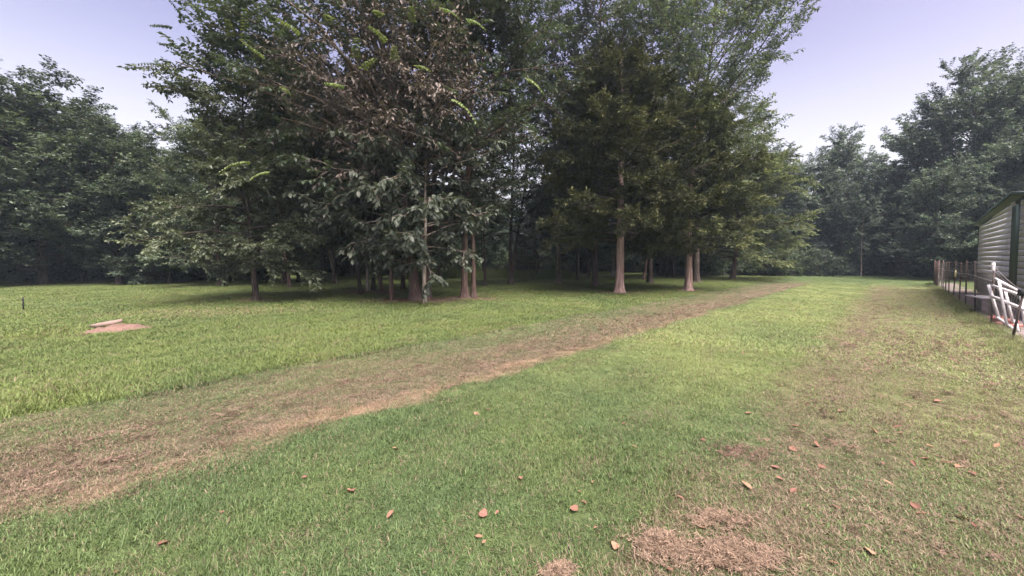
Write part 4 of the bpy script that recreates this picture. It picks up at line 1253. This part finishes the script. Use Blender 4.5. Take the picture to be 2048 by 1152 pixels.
def thatch(u0, u1, s0, s1, nl, per, seed, label):
    rng = np.random.default_rng(seed)
    sv = s0 + (s1 - s0) * rng.random(nl) ** 1.5; uv = rng.uniform(u0, u1, nl)
    r = rng.uniform(.03, .11, nl)
    li = np.repeat(np.arange(nl), per); n = len(li)
    cs = sv[li] + rng.normal(0, .9, n) * r[li]; cu = uv[li] + rng.normal(0, .5, n) * r[li]
    xy = np.stack(((cs + cu) * .70711, (cs - cu) * .70711), -1)
    st_ = np.column_stack((xy, gz(xy[:, 0], xy[:, 1]) + rng.uniform(.012, .042, n)))
    az = rng.uniform(0, 6.28, n); L = rng.uniform(.012, .035, n)[:, None]
    d = norm(np.column_stack((np.cos(az), np.sin(az), rng.normal(0, .22, n)))); d2 = norm(d + rng.normal(0, .45, d.shape))
    w = norm(np.cross(d, UP + rng.normal(0, .4, d.shape))) * (rng.uniform(.0010, .0020, n) * np.clip(np.hypot(xy[:, 0], xy[:, 1]) / 3.5, 1, 3))[:, None]
    mid = st_ + d * L; tip = mid + d2 * L * .8
    V = np.stack((st_ - w, st_ + w, mid - w, mid + w, tip), 1).reshape(-1, 3)
    b = np.arange(n)[:, None] * 5
    o = obj('dry_thatch', mesh_from('dry_thatch', V, [b + np.array((0, 1, 3, 2)), b + np.array((2, 3, 4))], [M['clippings']],
            {'tint': np.repeat(np.clip(rng.normal(.35, .3, len(sv))[li] + rng.normal(.1, .2, n), 0, 1), 5)}))
    tag(o, label, 'dry grass', kind='stuff')
thatch(-4.95, -3.75, -2.5, 14, 330, 34, 61, 'matted dry clippings strewn along the brown strip by the uncut grass')
thatch(-.8, 1.2, 1.0, 12, 210, 30, 62, 'matted dry clippings strewn over the brownish strip beside the fence')

# fallen leaves
def leaf_shape(seed, kind):
    rng = np.random.default_rng(seed)
    n = 9
    t = np.linspace(0, 1, n)
    wid = np.sin(t ** .8 * math.pi) ** .8 * (.5 if kind == 0 else .36 if kind == 1 else .22)
    if kind == 0: wid = wid * (1 + .12 * np.cos(t * 22))
    curl = rng.uniform(.25, .9); bend = rng.uniform(-.25, .35)
    V = []
    for k in range(n):
        zc = bend * (t[k] - .5) ** 2 * 4 * .18
        for q in (-1, -.5, 0, .5, 1):
            V.append((t[k] - .5, q * wid[k] / 1, zc + curl * wid[k] * q * q * .55 + rng.normal(0, .008)))
    V = np.array(V)
    Q = np.array([(k * 5 + a, k * 5 + a + 1, k * 5 + a + 6, k * 5 + a + 5) for k in range(n - 1) for a in range(4)])
    sv, sq = tubes(np.array([[(-.5, 0, .01), (-.62, .02, .03), (-.72, .05, .02)]]), np.array([[.012, .010, .008]]), 4)
    return mesh_from('leaf', np.concatenate((V, sv)), [np.concatenate((Q, sq + len(V)))], [M['dead_leaf']], {'tint': np.full(len(V) + len(sv), rng.uniform(.1, .9))}, smooth=True)
LM = [leaf_shape(200 + i, i % 3) for i in range(12)]
LP = [(326, 1078), (234, 1133), (608, 958), (443, 1020), (790, 898), (780, 1035), (966, 1033), (994, 1029), (958, 1078), (968, 1092), (1042, 957), (1168, 1006), (1148, 1021),
      (1096, 884), (1270, 897), (1366, 909), (1192, 1057), (1362, 1002), (1230, 1093), (953, 825), (976, 817), (1247, 850), (1498, 824), (1614, 811), (1591, 848), (1633, 885),
      (1669, 882), (1707, 890), (1587, 896), (1597, 907), (1644, 931), (1550, 934), (1560, 960), (1587, 982), (1493, 977), (1454, 913), (1406, 881), (1748, 861), (1796, 854),
      (1801, 866), (1876, 801), (1765, 921), (1828, 922), (1852, 912), (1891, 921), (1915, 927), (1946, 941), (2004, 960), (1777, 959), (1830, 1007), (1840, 1020), (1926, 1028),
      (1910, 1038), (1949, 1043), (1813, 1065), (1739, 1105), (1666, 1129), (1673, 1014), (1406, 1059), (2042, 1025), (1994, 889), (1683, 825), (1560, 772), (1985, 768), (1967, 786),
      (1975, 774), (1861, 891), (1340, 1141), (1652, 673), (1486, 707), (1786, 740), (1778, 666), (701, 988), (1186, 966), (1160, 984), (700, 985)]
SMALLS = {(1192, 1057), (443, 1020), (994, 1029), (968, 1092), (1366, 909), (1669, 882), (1340, 1141), (1910, 1038), (1949, 1043), (1597, 907), (1801, 866), (1186, 966), (1160, 984), (1247, 850), (1096, 884), (1813, 1065)}
rng = np.random.default_rng(31)
KIND = ('broad', 'pointed', 'narrow')
for k, (px, py) in enumerate(LP):
    x, y = on_ground(px, py)
    u = (x - y) * .70711
    small = (px, py) in SMALLS or y > 5
    mi = k % 12
    if px > 1480 and k % 3 == 0: mi = (mi // 3) * 3 + 2
    s = (rng.uniform(.026, .036) if (px, py) in SMALLS else rng.uniform(.042, .060)) * (1.15 if px > 1480 else 1.0) * (1.15 if y > 3.2 else 1)
    o = obj('fallen_leaf', LM[mi], None, (x, y, float(gz(x, y)) + rng.uniform(.012, .026)))
    o.scale = (s, s, s)
    o.rotation_euler = (rng.normal(0, .35), rng.normal(0, .3), rng.uniform(0, 6.28))
    strip_ = 'green mown strip' if u < -.9 else 'brownish mown strip beside the fence'
    kd = KIND[mi % 3] + (' small' if (px, py) in SMALLS else '')
    tag(o, f'{kd} curled dry leaf lying on the {strip_}', 'leaf', f'{kd} dry leaves on the {strip_}')

# ------------------------------------------------------------------ evening haze
def haze():
    m, nt, out = new_mat('haze')
    v = N_(nt, 'ShaderNodeVolumePrincipled')
    v.inputs['Color'].default_value = (.66, .82, 1.0, 1)
    v.inputs['Density'].default_value = .00075
    v.inputs['Anisotropy'].default_value = .1
    nt.links.new(v.outputs[0], out.inputs['Volume'])
    V1, Q1 = boxes([(0, 0, 14.2, 2400, 2400, 31.0)])
    o = obj('haze', mesh_from('haze', V1, Q1, [m]))
    tag(o, 'thin bluish evening haze filling the air over lawn and wood', 'haze', kind='stuff')
haze()

nt_ = sum(len(me.polygons) for me in bpy.data.meshes)
print('POLYS', nt_)
